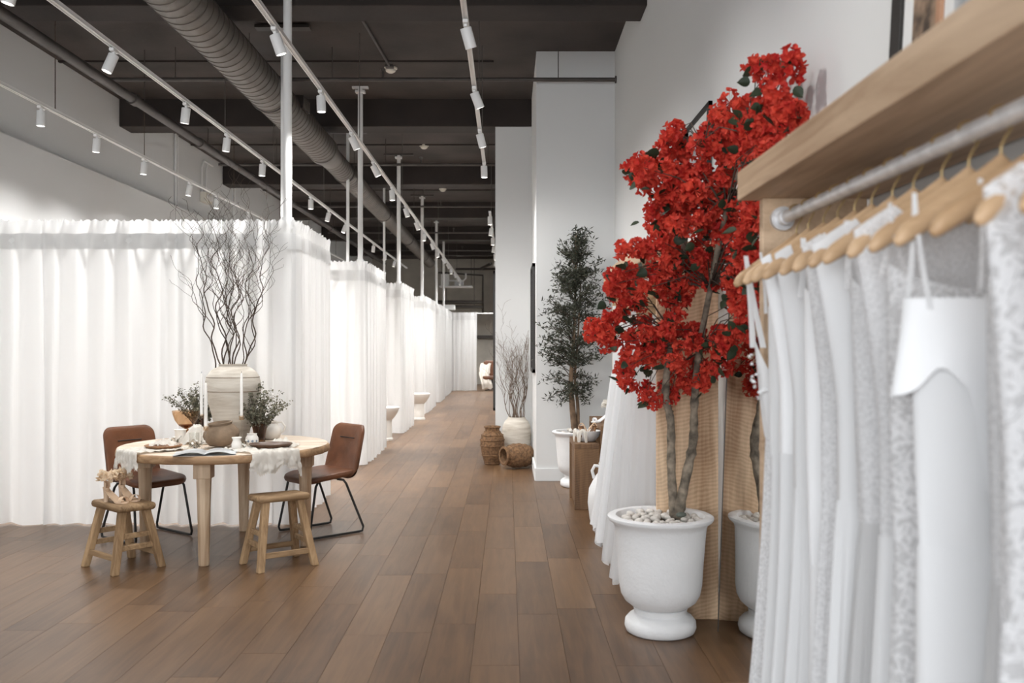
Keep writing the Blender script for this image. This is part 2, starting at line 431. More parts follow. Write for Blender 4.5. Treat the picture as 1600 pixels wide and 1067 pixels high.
ceil = MB().box(((XL + XR) / 2, (YB + YF) / 2, ZC + .1), (XR - XL + .4, YF - YB, .2)).obj('ceiling', M['ceiling'], smooth=False)
tag(ceil, kind='structure')
for k in range(-2, 6):
    y = (8.0 if k else 8.03) + 4.4 * k
    if y + .25 > YF or y < YB: continue
    x1 = XR if y < 12 else (.317 if y < 13 else -.16)
    MB().box(((XL + x1) / 2, y - .02 if k == 1 else y, (ZB + ZC) / 2 + .01), (x1 - XL, .39, ZC - ZB + .02)).obj('beam', M['beam'], ceil, smooth=False, bevel=.01)
# strip of formed concrete joints on the slab
for k in range(7):
    y = 5.4 + 4.4 * k
    for dy in (-.75, .75):
        x1 = XR if y + dy < 10 else -.16
        MB().box(((XL + x1) / 2, y + dy, ZC - .008), (x1 - XL, .05, .02)).obj('slab_rib', M['beam'], ceil, smooth=False)

# ---------------------------------------------------------------- ducts, pipes, detectors
duct = thing('spiral_duct', 'long dark spiral metal air duct running under the ceiling', 'duct', (-2.47, 0, 4.1))
def duct_run(y0, y1, r, step, name):
    mb = MB(); prof = []
    y = y0; ys = []
    while y < y1:
        ys += [(y, 0), (y + step * .45, 0), (y + step * .48, .006), (y + step * .53, .006), (y + step * .56, 0)]
        y += step
    n = 36; vs = []; fs = []
    for yy, dr in ys:
        for k in range(n):
            a = 2 * pi * k / n
            vs.append(((r + dr) * cos(a), yy + step * .5 * sin(a), (r + dr) * sin(a)))
    for i in range(len(ys) - 1):
        for k in range(n):
            q = (k + 1) % n; fs.append((i * n + k, i * n + q, (i + 1) * n + q, (i + 1) * n + k))
    mb.add(vs, fs); return mb.obj(name, M['duct'], duct, angle=30)
duct_run(2.0, 12.45, .19, .135, 'duct_section')
duct_run(12.85, 29.5, .15, .135, 'duct_section')
MB().tube([(0, 12.3, 0), (0, 12.42, 0), (0, 12.8, 0), (0, 12.95, 0)], [.2, .2, .157, .157], 36, M=None).obj('reducer', M['duct'], duct)
MB().tube([(0, 29.4, 0), (0, 29.6, 0)], [.16, .16], 36).obj('end_cap', M['duct'], duct)
for y in (5.2, 9.6, 14.0, 18.4, 22.8, 27.2):
    rr = .2 if y < 12.5 else .16
    b = MB().tube([(rr * cos(a), y, rr * sin(a)) for a in [2 * pi * k / 28 for k in range(28)]], .008, 6, closed=True)
    for sx in (-1, 1): b.tube([(sx * rr, y, 0), (sx * rr, y, .62)], .005, 6)
    b.obj('hanger_strap', M['pipe'], duct)
rg = MB().box((.17, 10.4, .08), (.09, .34, .14)).obj('air_register', M['beam'], duct, smooth=False, bevel=.004)
for k in range(6): MB().box((.22, 10.27 + k * .052, .08), (.012, .014, .12)).obj('louvre', M['duct'], rg, smooth=False)

p = thing('water_pipe', 'thick dark pipe running along the ceiling above the left wall', 'pipe', (-3.97, 0, 4.1))
MB().tube([(0, 3, 0), (0, 30, 0)], .05, 14).obj('pipe_run', M['pipe'], p)
for y in (9.85, 12.0, 16.4, 20.8):
    MB().tube([(0, y - .06, 0), (0, y + .06, 0)], .064, 14).obj('coupling', M['pipe'], p)
    MB().tube([(0, y + .3, .05), (0, y + .3, .62)], .006, 6).obj('hanger_rod', M['pipe'], p)
cross = ['crossing the grey pier', 'second from the front', 'third from the front', 'fourth from the front', 'fifth from the front']
for k in range(5):
    y = 10.06 + 4.4 * k
    x1 = XR if k == 0 else -.17
    p = thing('sprinkler_pipe', 'thin dark sprinkler pipe spanning the dark ceiling, ' + cross[k], 'pipe', (0, y, 4.37 if k == 0 else 4.3), 0, 'cross pipes under the ceiling')
    MB().tube([(XL + .6, 0, 0), (x1, 0, 0)], .022, 10).obj('pipe_run', M['pipe'], p)
    for x in (-3.6, -1.9, -.3 if k else .55):
        MB().tube([(x, 0, .02), (x, 0, .4)], .005, 6).obj('hanger_rod', M['pipe'], p)
    for x in (-3.0, -1.35):
        MB().lathe([(.012, 0), (.012, .07), (.022, .075), (.03, .1), (.008, .11)], 12, Matrix.Translation((x, 0, .015))).obj('sprinkler_head', M['pipe'], p)
    if k == 0: MB().tube([(x1 - .015, 0, 0), (x1, 0, 0)], .04, 14).obj('flange', M['pipe'], p)
names = ['nearest of the four in line', 'second of the four in line', 'third of the four in line', 'farthest of the four in line']
dprof = [(.075, .0), (.075, -.012), (.06, -.02), (.052, -.045), (.045, -.05), (.03, -.075), (.012, -.08)]
det = None
for k, (y, x) in enumerate(((10.8, -1.36), (15.0, -1.35), (19.2, -1.34), (23.4, -1.36))):
    if det is None:
        det = thing('smoke_detector', 'cream round smoke detector on the dark ceiling, ' + names[0], 'smoke detector', (x, y, ZC - .001), 0, 'smoke detectors')
        MB().lathe([(.078, 0), (.078, -.014), (.06, -.02)], 24).obj('base', M['plastic'], det)
        MB().lathe([(.06, -.02), (.055, -.044), (.03, -.06), (.012, -.063)], 24).obj('cap', M['plastic'], det)
        for q in range(8):
            a = q * pi / 4; MB().box((.05 * cos(a), .05 * sin(a), -.03), (.012, .012, .014)).obj('vent_slot', M['frame_black'], det, smooth=False)
    else:
        copy_tree(det, (x, y, ZC - .001), label='cream round smoke detector on the dark ceiling, ' + names[k])
# conduit leading to the first detector
t = thing('ceiling_conduit', 'straight dark conduit on the ceiling ending at the nearest smoke detector', 'conduit', (-1.36, 9.2, ZC - .015))
MB().tube([(-.1, -.6, 0), (0, 1.45, 0)], .016, 8).obj('conduit_run', M['pipe'], t)
MB().box((0, 1.5, -.0), (.09, .09, .03)).obj('junction_box', M['pipe'], t, smooth=False)

# ---------------------------------------------------------------- track lights
ZT = 3.6
def track(x, y0, y1, label, wires):
    t = thing('light_track', label, 'track', (x, 0, ZT))
    MB().box((0, (y0 + y1) / 2, 0), (.036, y1 - y0, .02)).box((-.014, (y0 + y1) / 2, -.013), (.008, y1 - y0, .012)).box((.014, (y0 + y1) / 2, -.013), (.008, y1 - y0, .012)).obj('rail', M['white_metal'], t, smooth=False)
    for y in (y0, y1): MB().box((0, y, -.003), (.04, .03, .028)).obj('end_cap', M['white_metal'], t, smooth=False)
    for y in wires:
        MB().tube([(0, y, .01), (0, y, (ZC if abs((y - 8) % 4.4 - 2.2) < 1.95 else ZB) - ZT)], .0045, 6).obj('support_cable', M['twig'] if x < -3 else M['steel_dark'], t)
track(-4.07, 2.0, 25.0, 'white lighting track nearest the left wall', (5.2, 8.35, 10.4, 13.8, 16.6, 19, 22))
track(-2.77, 2.0, 25.5, 'white lighting track left of the round duct', (5.0, 9.1, 11, 14, 17, 20, 23))
track(-1.53, 1.5, 30.5, 'white lighting track along the curtain fronts', (4.8, 9.6, 13.5, 17, 20.5, 24, 28))
track(-.27, 1.0, 10.75, 'white lighting track over the aisle ending beside the grey pier', (5.4, 8.8, 10.0))
track(-.28, 14.7, 33.5, 'short white lighting track beyond the grey pier', (16, 19, 22))  # far stretch is an unseen addition carrying heads that brighten the far wall
def spot_proto():
    t = thing('track_spotlight', '', 'spotlight', (0, 0, 0))
    MB().box((0, 0, -.03), (.034, .09, .022)).box((0, 0, -.0455), (.02, .02, .02)).obj('adapter', M['white_metal'], t, smooth=False, bevel=.003)
    head = MB()
    # a hollow can: outer wall, rim, recessed inside
    head.lathe([(.034, .062), (.037, .058), (.037, -.07), (.031, -.07), (.031, -.052)], 20)
    h = head.obj('lamp_can', M['white_metal'], t, (0, 0, -.115))
    MB().lathe([(.0305, -.054), (.0305, -.057), (.02, -.0575)], 20).obj('lens', M['lamp_glow'], h)
    l = bpy.data.lights.new('spot_lamp', 'SPOT'); l.energy = SPOT_W; l.color = SPOT_COL; l.spot_size = R(104); l.spot_blend = .55; l.shadow_soft_size = .06
    lo = bpy.data.objects.new('spot_lamp', l); COL.objects.link(lo); lo.parent = h; lo.location = (0, 0, -.075)
    return t
SP = spot_proto(); first = True
ORD = ['first', 'second', 'third', 'fourth', 'fifth', 'sixth', 'seventh', 'eighth', 'ninth', 'tenth', 'eleventh', 'twelfth', 'thirteenth', 'fourteenth', 'fifteenth', 'sixteenth', 'seventeenth']
def spots(x, ys, label, group, tilts, power=1.0):
    global first
    rr = random.Random(int(abs(x) * 100) + len(ys))
    for i, y in enumerate(ys):
        tl = tilts[i % len(tilts)]
        if first: o = SP; first = False
        else: o = copy_tree(SP, (0, 0, 0))
        o.location = (x, y, ZT - .005); o.rotation_euler = (0, 0, 0)
        o['label'] = label + ', ' + ORD[i] + ' from the front'; o['group'] = group
        h = [c for c in o.children if c.name.startswith('lamp_can')][0]
        h.rotation_euler = (R(tl[0]), R(tl[1]), 0)
        h.location = (-.06 * sin(R(tl[1])), .06 * sin(R(tl[0])), -.06 - .06 * cos(R(tl[1])))
        pw_ = power[i % len(power)] if isinstance(power, (list, tuple)) else power
        if True:
            for c in h.children:
                if c.type == 'LIGHT':
                    c.data = c.data.copy(); c.data.energy = SPOT_W * pw_
                    if x < -4: c.data.spot_size = R(140); c.data.spot_blend = .9
spots(-4.07, (6.6, 8.1, 9.2, 10.4, 11.9, 13.0, 14.6, 16.2, 17.8, 19.4, 21.0), 'white can spotlight on the track nearest the left wall', 'spotlights of the left wall track', ((0, 4), (0, 2), (3, 6), (0, 5), (-3, 10), (0, 5)), (.15, .42, .6, .75, .5, .7, .6, .55, .5, .5, .5))  # frontmost head added out of view to light the near curtain
spots(-2.77, (5.2, 6.53, 8.0, 9.17, 10.5, 11.8, 13.07, 14.4, 15.9, 17.5, 19.2, 21, 22.8), 'white can spotlight on the track left of the round duct', 'spotlights of the track left of the duct', ((0, 14), (-8, 20), (5, 8), (3, 7), (0, 4), (0, 14), (0, 0)), (.32, .28, 1.15, 1, 1, 1.5, 1, 1, 1.6, 1, 1, 1.4, 1))  # frontmost head added out of view as near light, sixth added for curtain glow
spots(-1.53, (4.6, 6.1, 7.61, 9.1, 10.57, 12.28, 13.9, 15.5, 17.1, 18.7, 20.3, 21.9, 23.5, 25.1, 26.7, 28.3, 29.9), 'white can spotlight on the track along the curtain fronts', 'spotlights of the curtain front track', ((0, 5), (10, -18), (0, -2), (12, -24), (8, -26), (0, -3), (6, -16), (6, -20)), .55)  # frontmost head is an unseen addition lighting the near scene
spots(-.27, (3.0, 4.5, 5.96, 7.5, 8.98, 10.6), 'white can spotlight on the track over the aisle', 'spotlights of the aisle track', ((0, -22), (8, -20), (18, -16), (12, -22), (10, -14), (0, -2)), .3)  # front pair added beyond the frame to light the foreground
spots(-.28, (14.8, 16.3, 17.8, 19.3, 21, 22.6, 24.8, 27, 29.2, 31, 32.6), 'white can spotlight on the short track beyond the pier', 'spotlights of the far aisle track', ((0, 0), (4, 8)), (.6, .6, .6, .6, .6, .6, .8, .8, 1, 1.2, 1.2))  # farthest heads added, hidden by the aisle wall, to brighten the far wall

# ---------------------------------------------------------------- wall conduits and box on the left wall
t = thing('emergency_light_box', 'small white wall box with two conduits on the upper left wall', 'wall light', (XL + .0, 15.55, 3.95))
MB().box((.05, 0, 0), (.1, .34, .17)).obj('housing', M['plastic'], t, smooth=False, bevel=.01)
for dy in (-.07, .07): MB().lathe([(.05, 0), (.05, .03), (.035, .04)], 16, Matrix.Translation((.1, dy, 0)) @ Matrix.Rotation(R(90), 4, 'Y')).obj('lamp_head', M['white_metal'], t)
for dy in (-.12, .1): MB().tube([(.02, dy, .08), (.02, dy, .5), (.02, dy + .1, .62), (.02, dy + .35, .62)], .014, 8).obj('conduit', M['white_metal'], t)
for k, (y, lab) in enumerate(((14.2, 'pale conduit running up the upper left wall before the wall box'), (17.2, 'pale conduit running up the upper left wall beyond the wall box'))):
    o = MB().tube([(XL + .02, y, 3.58), (XL + .02, y, ZC)], .018, 8).tube([(XL + .02, y + .09, 3.58), (XL + .02, y + .09, ZC)], .012, 8).obj('wall_conduit', M['white_metal'])
    tag(o, lab, 'conduit')

# ---------------------------------------------------------------- curtains on posts and rods
CT = 2.53
def fold_path(p0, p1, seed, amp=.045, wl=.125):
    r = random.Random(seed); p0 = Vector(p0); p1 = Vector(p1); L_ = (p1 - p0).length
    t = (p1 - p0).normalized(); nrm = Vector((-t.y, t.x)); s = 0; knots = []
    side = 1
    while s < L_:
        knots.append((s, side * amp * r.uniform(.45, 1.0))); side = -side; s += wl * r.uniform(.55, 1.35) * .5
    knots.append((L_, 0))
    out = []
    for (s0, a0), (s1, a1) in zip(knots, knots[1:]):
        for k in range(5):
            q = k / 5; e = .55 * (1 - cos(pi * q)) / 2 + .45 * q
            out.append((p0 + t * (s0 + (s1 - s0) * q), a0 + (a1 - a0) * e, nrm))
    out.append((p1, 0, nrm))
    return out
def curtain(p0, p1, label, seed, wl=.13, amp=.045, ztop=CT, name='curtain'):
    pth = fold_path(p0, p1, seed, amp, wl); n = len(pth)
    th = thing(name, label, 'curtain', (p0[0], p0[1], 0))
    o = Vector(p0); r = random.Random(seed + 99)
    t = (Vector(p1) - o).normalized()
    rows = [0.012, .06, .2, .5, .8, 1.1, 1.4, 1.7, 1.95, 2.15, 2.3, 2.38, 2.42, 2.46, 2.49, ztop]
    def pt(i, z, d=0):
        p, a, nr = pth[i]
        k = z / ztop
        q = 1.0 + .25 * (1 - k) if z < 2.38 else .75
        drift = .03 * noise.noise(Vector((i * .11, z * .45, seed))) * (1 - k) * 2
        aa = a * q + .010 * noise.noise(Vector((i * .2, z * .8, seed + 7))) * (1.2 - k)
        fr = 0
        if z > 2.45: fr = .014 * sin(i * 1.9 + seed) * (z - 2.44) / .07
        hem = .018 * noise.noise(Vector((i * .07, seed * 3.1, 0))) if z < .1 else 0
        v = p + nr * (aa + d + fr) + t * drift
        return (v.x - o.x, v.y - o.y, z + hem + (.012 * sin(i * 2.3) if z > 2.5 else 0))
    vs = []; fs = []
    for z in rows:
        for i in range(n): vs.append(pt(i, z))
    for j in range(len(rows) - 1):
        for i in range(n - 1): fs.append((j * n + i, j * n + i + 1, (j + 1) * n + i + 1, (j + 1) * n + i))
    MB().add(vs, fs).obj('panel', M['curtain'], th, angle=180)
    vs = []; fs = []
    for z in (2.29, 2.36, 2.42):
        for i in range(n):
            vs.append(pt(i, z, -.006))
    for j in range(2):
        for i in range(n - 1): fs.append((j * n + i, j * n + i + 1, (j + 1) * n + i + 1, (j + 1) * n + i))
    MB().add(vs, fs).obj('heading_tape', M['curtain_tape_shade'], th, angle=180)  # tape laid on the front, its grey standing in for shade in the heading
    return th
XC = -1.82
ordn = ['first', 'second', 'third', 'fourth', 'fifth', 'sixth']
blocks = [(7.70, 1.6), (11.5, 1.85), (15.6, 1.75), (19.9, 2.5), (23.9, 2.0), (26.6, 3.2)]
for k, (y, sl) in enumerate(blocks):
    xl = XL + .16
    if k == 0:
        curtain((xl, y), (XC - .12, y), 'wide white sheer curtain behind the round table', 11, .21, .045)
        curtain((XC - .13, y - .02), (XC + .06, y + .02), 'narrow fold of white sheer curtain wrapping the corner post behind the table', 13, .2, .02)
        curtain((XC + .06, y + .0), (XC + .03, y + sl), 'white sheer curtain along the aisle behind the right brown chair', 12, .17, .045)
    else:
        curtain((xl if k < 4 else -2.9, y), (XC + .05, y), 'white sheer curtain facing the front on the %s fitting room' % ordn[k], 20 + k, .22, .04)
        curtain((XC + .05, y + .02), (XC + (.05 if k < 5 else 0), y + sl), 'white sheer curtain along the aisle side of the %s fitting room' % ordn[k], 40 + k, .17, .045)
    # front rod and post
    r = thing('curtain_rod', 'white curtain rod over the front of the %s fitting room' % ordn[k], 'rod', (0, y, CT - .06))
    MB().tube([(XL + .13, .06, 0), (XC - .05, .06, 0)], .014, 10).obj('front_bar', M['white_metal'], r)
    MB().tube([(XC - .06, .06, 0), (XC - .06, sl, 0)], .014, 10).obj('side_bar', M['white_metal'], r)
    ztop = ZC
    t = thing('curtain_post', 'white floor to ceiling post at the corner of the %s fitting room' % ordn[k], 'post', (XC - .02, y + (.065 if k == 0 else .1), 0))
    pw = .036 if k == 0 else .032
    MB().tube([(0, 0, 0), (0, 0, ztop - .08)], pw, 18).obj('pole', M['white_metal'], t)
    MB().tube([(0, 0, CT - .1), (0, 0, CT + .03)], pw + .014, 18).obj('collar', M['white_metal'], t)
    MB().box((0, 0, ztop - .065), (.12, .09, .03)).box((0, 0, ztop - .03), (.05, .05, .04)).obj('jack_plate', M['white_metal'], t, smooth=False, bevel=.003)
    MB().box((0, 0, ztop - .012), (.2 if k < 2 else .5, .06, .024)).obj('ceiling_strut', M['white_metal' if k < 2 else 'pipe'], t, smooth=False)
for k, (x, y, zt) in enumerate(((-2.26, 9.35, 4.7), (-2.4, 13.95, 4.7), (-2.46, 18.5, 4.7))):
    t = thing('partition_post', 'slimmer white post rising behind the curtains of the %s fitting room' % ordn[k], 'post', (x, y, 0))
    MB().box((0, 0, 2.35), (.042, .042, zt)).obj('pole', M['white_metal'], t, smooth=False, bevel=.004)
    MB().box((0, 0, zt - .01), (.55, .12, .03)).obj('ceiling_plate', M['pipe'], t, smooth=False)
curtain((XC, 29.92), (-.99, 29.92), 'gathered white curtain across the far end of the aisle', 77, .17, .06, name='end_curtain')
t = tag(MB().tube([(XC, 29.98, 2.50), (-.17, 29.98, 2.50)], .018, 8).obj('end_curtain_rod', M['white_metal']), 'white rail spanning the far end of the aisle', 'rod')

# side tables in the fitting room openings
sprof = [(.0, 0), (.11, .0), (.11, .5)]
def side_table(loc, label, rz):
    t = thing('pedestal_table', label, 'side table', loc, rz, 'white pedestal side tables')
    MB().lathe([(.135, 0), (.135, .03), (.12, .04), (.115, .44), (.1, .46)], 32).obj('base', M['ceramic'], t)
    MB().lathe([(.03, .25), (.08, .28), (.16, .36), (.215, .45), (.235, .5), (.235, .515), (.225, .52), (.05, .52)], 36).obj('bowl_top', M['ceramic'], t)
    return t
side_table((-1.93, 14.55, 0), 'white bowl topped side table before the third fitting room', 0)
side_table((-1.78, 18.55, 0), 'white bowl topped side table before the fourth fitting room', 0)

# ---------------------------------------------------------------- far end: unit, pipes, chair
t = thing('air_handling_unit', 'pale metal air unit hanging under the far ceiling', 'air unit', (-1.72, 31.0, 3.42))
MB().box((0, 0, 0), (1.1, .6, .05)).obj('drip_tray', M['white_metal'], t, smooth=False, bevel=.01)
MB().box((-.36, 0, .22), (.26, .5, .38)).obj('housing', M['white_metal'], t, smooth=False, bevel=.01)
MB().box((.1, .1, .12), (.3, .3, .14)).obj('pump_box', M['galv'], t, smooth=False, bevel=.01)
MB().tube([(-.3, -.1, .2), (.25, -.1, .2), (.33, -.1, .28), (.33, -.1, .45)], .03, 10).obj('refrigerant_pipe', M['white_metal'], t)
for sx in (-.5, .5): MB().tube([(sx, .2, 0), (sx, .2, 1.3)], .008, 6).obj('hanger_rod', M['pipe'], t)
for k, (z, r_, lab) in enumerate(((3.02, .07, 'upper thick dark pipe below the far air unit'), (2.85, .06, 'lower thick dark pipe below the far air unit'))):
    o = MB().tube([(-2.6, 33.5, z), (-.9, 33.5, z)], r_, 12).obj('far_pipe', M['steel_dark']); tag(o, lab, 'pipe')
    for x in (-2.2, -1.2): MB().tube([(x, 33.5, z), (x, 33.5, ZC if z > 3 else 2.95)], .01, 6).obj('hanger_rod', M['steel_dark'], o)
t = tag(MB().tube([(-1.5, 34.96, 2.65), (-1.0, 34.96, 2.65), (-.93, 34.96, 2.7), (-.93, 34.96, 4.1), (-2.6, 34.96, 4.2)], .035, 10).obj('bent_pipe', M['steel_dark']), 'dark pipe bent down the far grey wall', 'pipe')
t = tag(MB().tube([(-1.9, 33.9, 4.25), (-.17, 33.9, 4.25)], .04, 10).tube([(-1.0, 33.9, 4.25), (-.55, 30.5, 4.15)], .05, 10).obj('far_cross_pipe', M['pipe']), 'dark pipes crossing high at the far end', 'pipe')
t = thing('wall_speaker', 'small round beige fixture on the far grey wall', 'fixture', (-1.45, 34.99, 2.37))
MB().lathe([(.14, 0), (.14, .05), (.1, .1), (.05, .12)], 20, Matrix.Rotation(R(90), 4, 'X')).obj('shell', M['plastic'], t)
MB().box((0, -.06, -.16), (.24, .1, .04)).obj('bracket', M['steel_dark'], t, smooth=False)
t = tag(MB().box((-.7, 34.95, 1.78), (.9, .08, .12)).obj('far_wall_ledge', M['steel_dark'], smooth=False, bevel=.01), 'dark narrow ledge on the far grey wall', 'ledge')
t = tag(MB().box((-1.75, 28.2, 2.62), (.3, .5, .14)).obj('junction_cabinet', M['wall'], smooth=False, bevel=.01), 'small white box on top of the far curtain rail', 'box')
t = thing('lounge_chair', 'brown leather swivel chair at the far end of the aisle', 'chair', (-.5, 30.2, 0), 0)
MB().slab(.62, .56, .12, .1, lambda x, y, z: (x, y, z + .42)).obj('seat', M['leather'], t)
MB().slab(.6, .5, .09, .12, lambda x, y, z: (x, .26 + z + .12 * (y + .25), .72 + y)).obj('backrest', M['leather'], t)
MB().tube([(0, 0, .04), (0, 0, .38)], .025, 10).obj('column', M['black_metal'], t)
for a in range(4): MB().tube([(0, 0, .05), (.26 * cos(a * pi / 2 + .5), .26 * sin(a * pi / 2 + .5), .015)], .014, 6).obj('foot', M['black_metal'], t)
def throw_fn(u, v):
    x = -.38 + .34 * u; s = v * 1.0
    z = .86 - s * .78; y = .2 - .5 * min(1, s * 1.3)
    if s < .35: x += .1 * s
    return (x - .06 * sin(v * 5), y - .04 + .03 * sin(u * 14), z + .03 * sin(u * 9 + v * 4))
tag(MB().grid(throw_fn, 20, 24).obj('throw_blanket', M['throw'], None, (-.5, 30.2, 0)), 'cream throw draped over the far brown chair', 'blanket')

def SMV(pr, n=4):
    pts = [Vector((a, 0, b)) for a, b in pr]; out = []
    for i in range(len(pts) - 1):
        a, b, c, d = pts[max(i - 1, 0)], pts[i], pts[i + 1], pts[min(i + 2, len(pts) - 1)]
        for k in range(n):
            u = k / n; out.append(.5 * ((2 * b) + (c - a) * u + (2 * a - 5 * b + 4 * c - d) * u * u + (3 * b - a - 3 * c + d) * u ** 3))
    return out + [pts[-1]]
# ---------------------------------------------------------------- dining table and what stands on it
TX, TY, TZ, TR = -2.09, 6.88, .76, .755
table = thing('round_dining_table', 'round pale wood dining table with a live edge and four tapered legs', 'table', (TX, TY, 0), R(3))
def edge_wob(a, z): return .006 * sin(9 * a + 1) + .005 * sin(23 * a) + .003 * sin(41 * a + 2)
MB().lathe([(TR - .06, TZ - .06), (TR - .012, TZ - .058), (TR, TZ - .045), (TR - .004, TZ - .012), (TR - .012, TZ - .002)], 120, wob=edge_wob).obj('tabletop_edge', M['table_edge'], table, angle=60)
nb = 7
for k in range(nb):   # boards of the top
    y0 = -TR + 2 * TR * k / nb; y1 = -TR + 2 * TR * (k + 1) / nb - .0015
    vs = []; rI = TR - .012
    def xr(y): return math.sqrt(max(rI * rI - y * y, .0004))
    m = 12; top = []
    ys = [max(-rI + .001, min(rI - .001, y0 + (y1 - y0) * j / m)) for j in range(m + 1)]
    pts = [(xr(y), y) for y in ys] + [(-xr(y), y) for y in reversed(ys)]
    n = len(pts)
    vs = [(x, y, TZ - .004) for x, y in pts] + [(x, y, TZ) for x, y in pts]
    fs = [tuple(range(n, 2 * n)), tuple(range(n - 1, -1, -1))] + [(i, (i + 1) % n, (i + 1) % n + n, i + n) for i in range(n)]
    MB().add(vs, fs).obj('tabletop_board', M['tabletop'], table, smooth=False)
for k in range(4):
    a = R(-90 + 90 * k)
    q = .585
    c = Matrix.Translation((q * cos(a), q * sin(a), 0)) @ Matrix.Rotation(a, 4, 'Z')
    lg = MB()
    prof = [(.036, 0), (.038, .02), (.046, .45), (.052, .60)]
    lg.lathe(prof, 8, c @ Matrix.Rotation(R(22.5), 4, 'Z'))
    lg.box((0, 0, .65), (.115, .115, .112), c)
    lg.obj('leg', M['table_leg'], table, smooth=True, angle=25, bevel=.004)

def chair(name, label, loc, rz):
    t = thing(name, label, 'chair', loc, rz, 'brown leather chairs at the round table')
    def seat_d(x, y, z):
        k = y / .22
        return (x * (1 - .04 * k), y, .465 + z + .012 * (x / .2) ** 2 - (.035 * max(0, -k - .3) if k < 0 else -.02 * k) - .012)
    MB().slab(.46, .46, .05, .10, seat_d).obj('seat', M['leather'], t)
    def back_d(x, y, z):
        k = (y + .2) / .4
        return (x * (1 - .05 * k), .225 + .09 * k + .03 * (x / .2) ** 2 * -1 + z + (.05 * max(0, .18 - k) * -5), .64 + y)
    b = MB().slab(.45, .42, .045, .07, back_d).obj('backrest', M['leather'], t)
    MB().tube([(x, .225 + .09 * .72 - .03 * (x / .2) ** 2 - .026, .64 + .1) for x in [-.1 + .02 * i for i in range(11)]], .004, 6).obj('stitched_fold', M['frame_black'], b)
    # lower curve joining seat and back
    def join(u, v):
        x = (-.2 + .4 * u); a = R(-90 + 100 * v)
        return (x, .17 + .075 * cos(a) - .02 * (x / .2) ** 2, .512 + .075 * sin(a))
    MB().grid(join, 14, 8).obj('seat_curve', M['leather'], t)
    for sx in (-1, 1):
        x = sx * .2; xf = sx * .235
        pts = [(x * .8, -.1, .435), (x, -.14, .43), (x + sx * .01, -.165, .40), (xf, -.235, .04), (xf, -.225, .014), (xf, -.195, .011), (xf, .215, .011), (xf, .245, .014), (xf, .255, .045), (x + sx * .01, .11, .40), (x, .09, .43), (x * .8, .06, .435)]
        MB().tube(pts, .0095, 10).obj('leg', M['black_metal'], t)
    MB().box((0, -.1, .437), (.3, .022, .012)).box((0, .06, .437), (.3, .022, .012)).obj('under_frame', M['black_metal'], t, smooth=False)
    return t
chair('dining_chair', 'brown leather chair left of the round table, back half hidden by the tabletop', (-2.80, 7.22, 0), R(52))
chair('dining_chair', 'brown leather chair right of the round table by the curtain corner', (-1.50, 7.42, 0), R(-47))

# stools
def bar4(mb, p0, p1, w0, w1, up=Vector((0, 0, 1)), d0=None, d1=None):
    p0 = Vector(p0); p1 = Vector(p1); t = (p1 - p0).normalized(); a = t.cross(up).normalized() if abs(t.dot(up)) < .99 else Vector((1, 0, 0)); b = a.cross(t)
    d0 = d0 or w0; d1 = d1 or w1; vs = []
    for p, w_, d_ in ((p0, w0, d0), (p1, w1, d1)):
        for i, j in ((-1, -1), (1, -1), (1, 1), (-1, 1)): vs.append(p + a * i * w_ / 2 + b * j * d_ / 2)
    mb.add(vs, [(3, 2, 1, 0), (4, 5, 6, 7)] + [(i, (i + 1) % 4, (i + 1) % 4 + 4, i + 4) for i in range(4)])
    return mb
def stool(label, loc, rz, h, fx, fy, sx, sy, thin):
    t = thing('wooden_stool', label, 'stool', loc, rz, 'rustic wooden stools')
    r = random.Random(int(h * 1000))
    def sd(x, y, z): return (x, y + .004 * sin(x * 30), h - thin / 2 + z + .004 * sin(x * 17 + y * 21))
    MB().slab(sx, sy, thin, .012, sd, ns=3).obj('seat', M['elm_seat'], t, angle=50)
    tops = {}; feet = {}
    for i in (-1, 1):
        for j in (-1, 1):
            top = Vector((i * (sx / 2 - .06), j * (sy / 2 - .05), h - thin)); ft = Vector((i * fx / 2, j * fy / 2, 0))
            tops[i, j] = top; feet[i, j] = ft
            mb = MB(); tt = (ft - top).normalized(); a = Vector((1, 0, 0)); b = Vector((0, 1, 0)); vs = []
            for p_, w_ in ((ft, .046), (top + Vector((0, 0, .01)), .05)):
                for q, s_ in ((-1, -1), (1, -1), (1, 1), (-1, 1)): vs.append(p_ + a * q * w_ / 2 + b * s_ * w_ / 2)
            mb.add(vs, [(3, 2, 1, 0), (4, 5, 6, 7)] + [(q, (q + 1) % 4, (q + 1) % 4 + 4, q + 4) for q in range(4)])
            mb.obj('leg', M['elm'], t, smooth=False, bevel=.006)
    def at(i, j, z): k = z / (h - thin); return feet[i, j].lerp(tops[i, j], k)
    for j in (-1, 1):
        for z in ((.10,)):
            m_ = bar4(MB(), at(-1, j, z), at(1, j, z), .022, .022, d0=.036, d1=.036); m_.obj('stretcher', M['elm_seat'], t, smooth=False, bevel=.003)
    for i in (-1, 1):
        for z in ((.16, .235)):
            bar4(MB(), at(i, -1, z), at(i, 1, z), .022, .022, d0=.034, d1=.034).obj('stretcher', M['elm_seat'], t, smooth=False, bevel=.003)
    return t
stool('low wooden stool at the left carrying a pair of peach heels', (-2.595, 6.27, 0), R(-40), .445, .40, .33, .40, .26, .05)
stool('bare wooden stool in front of the right brown chair', (-1.56, 6.33, 0), R(36), .485, .385, .32, .36, .23, .045)

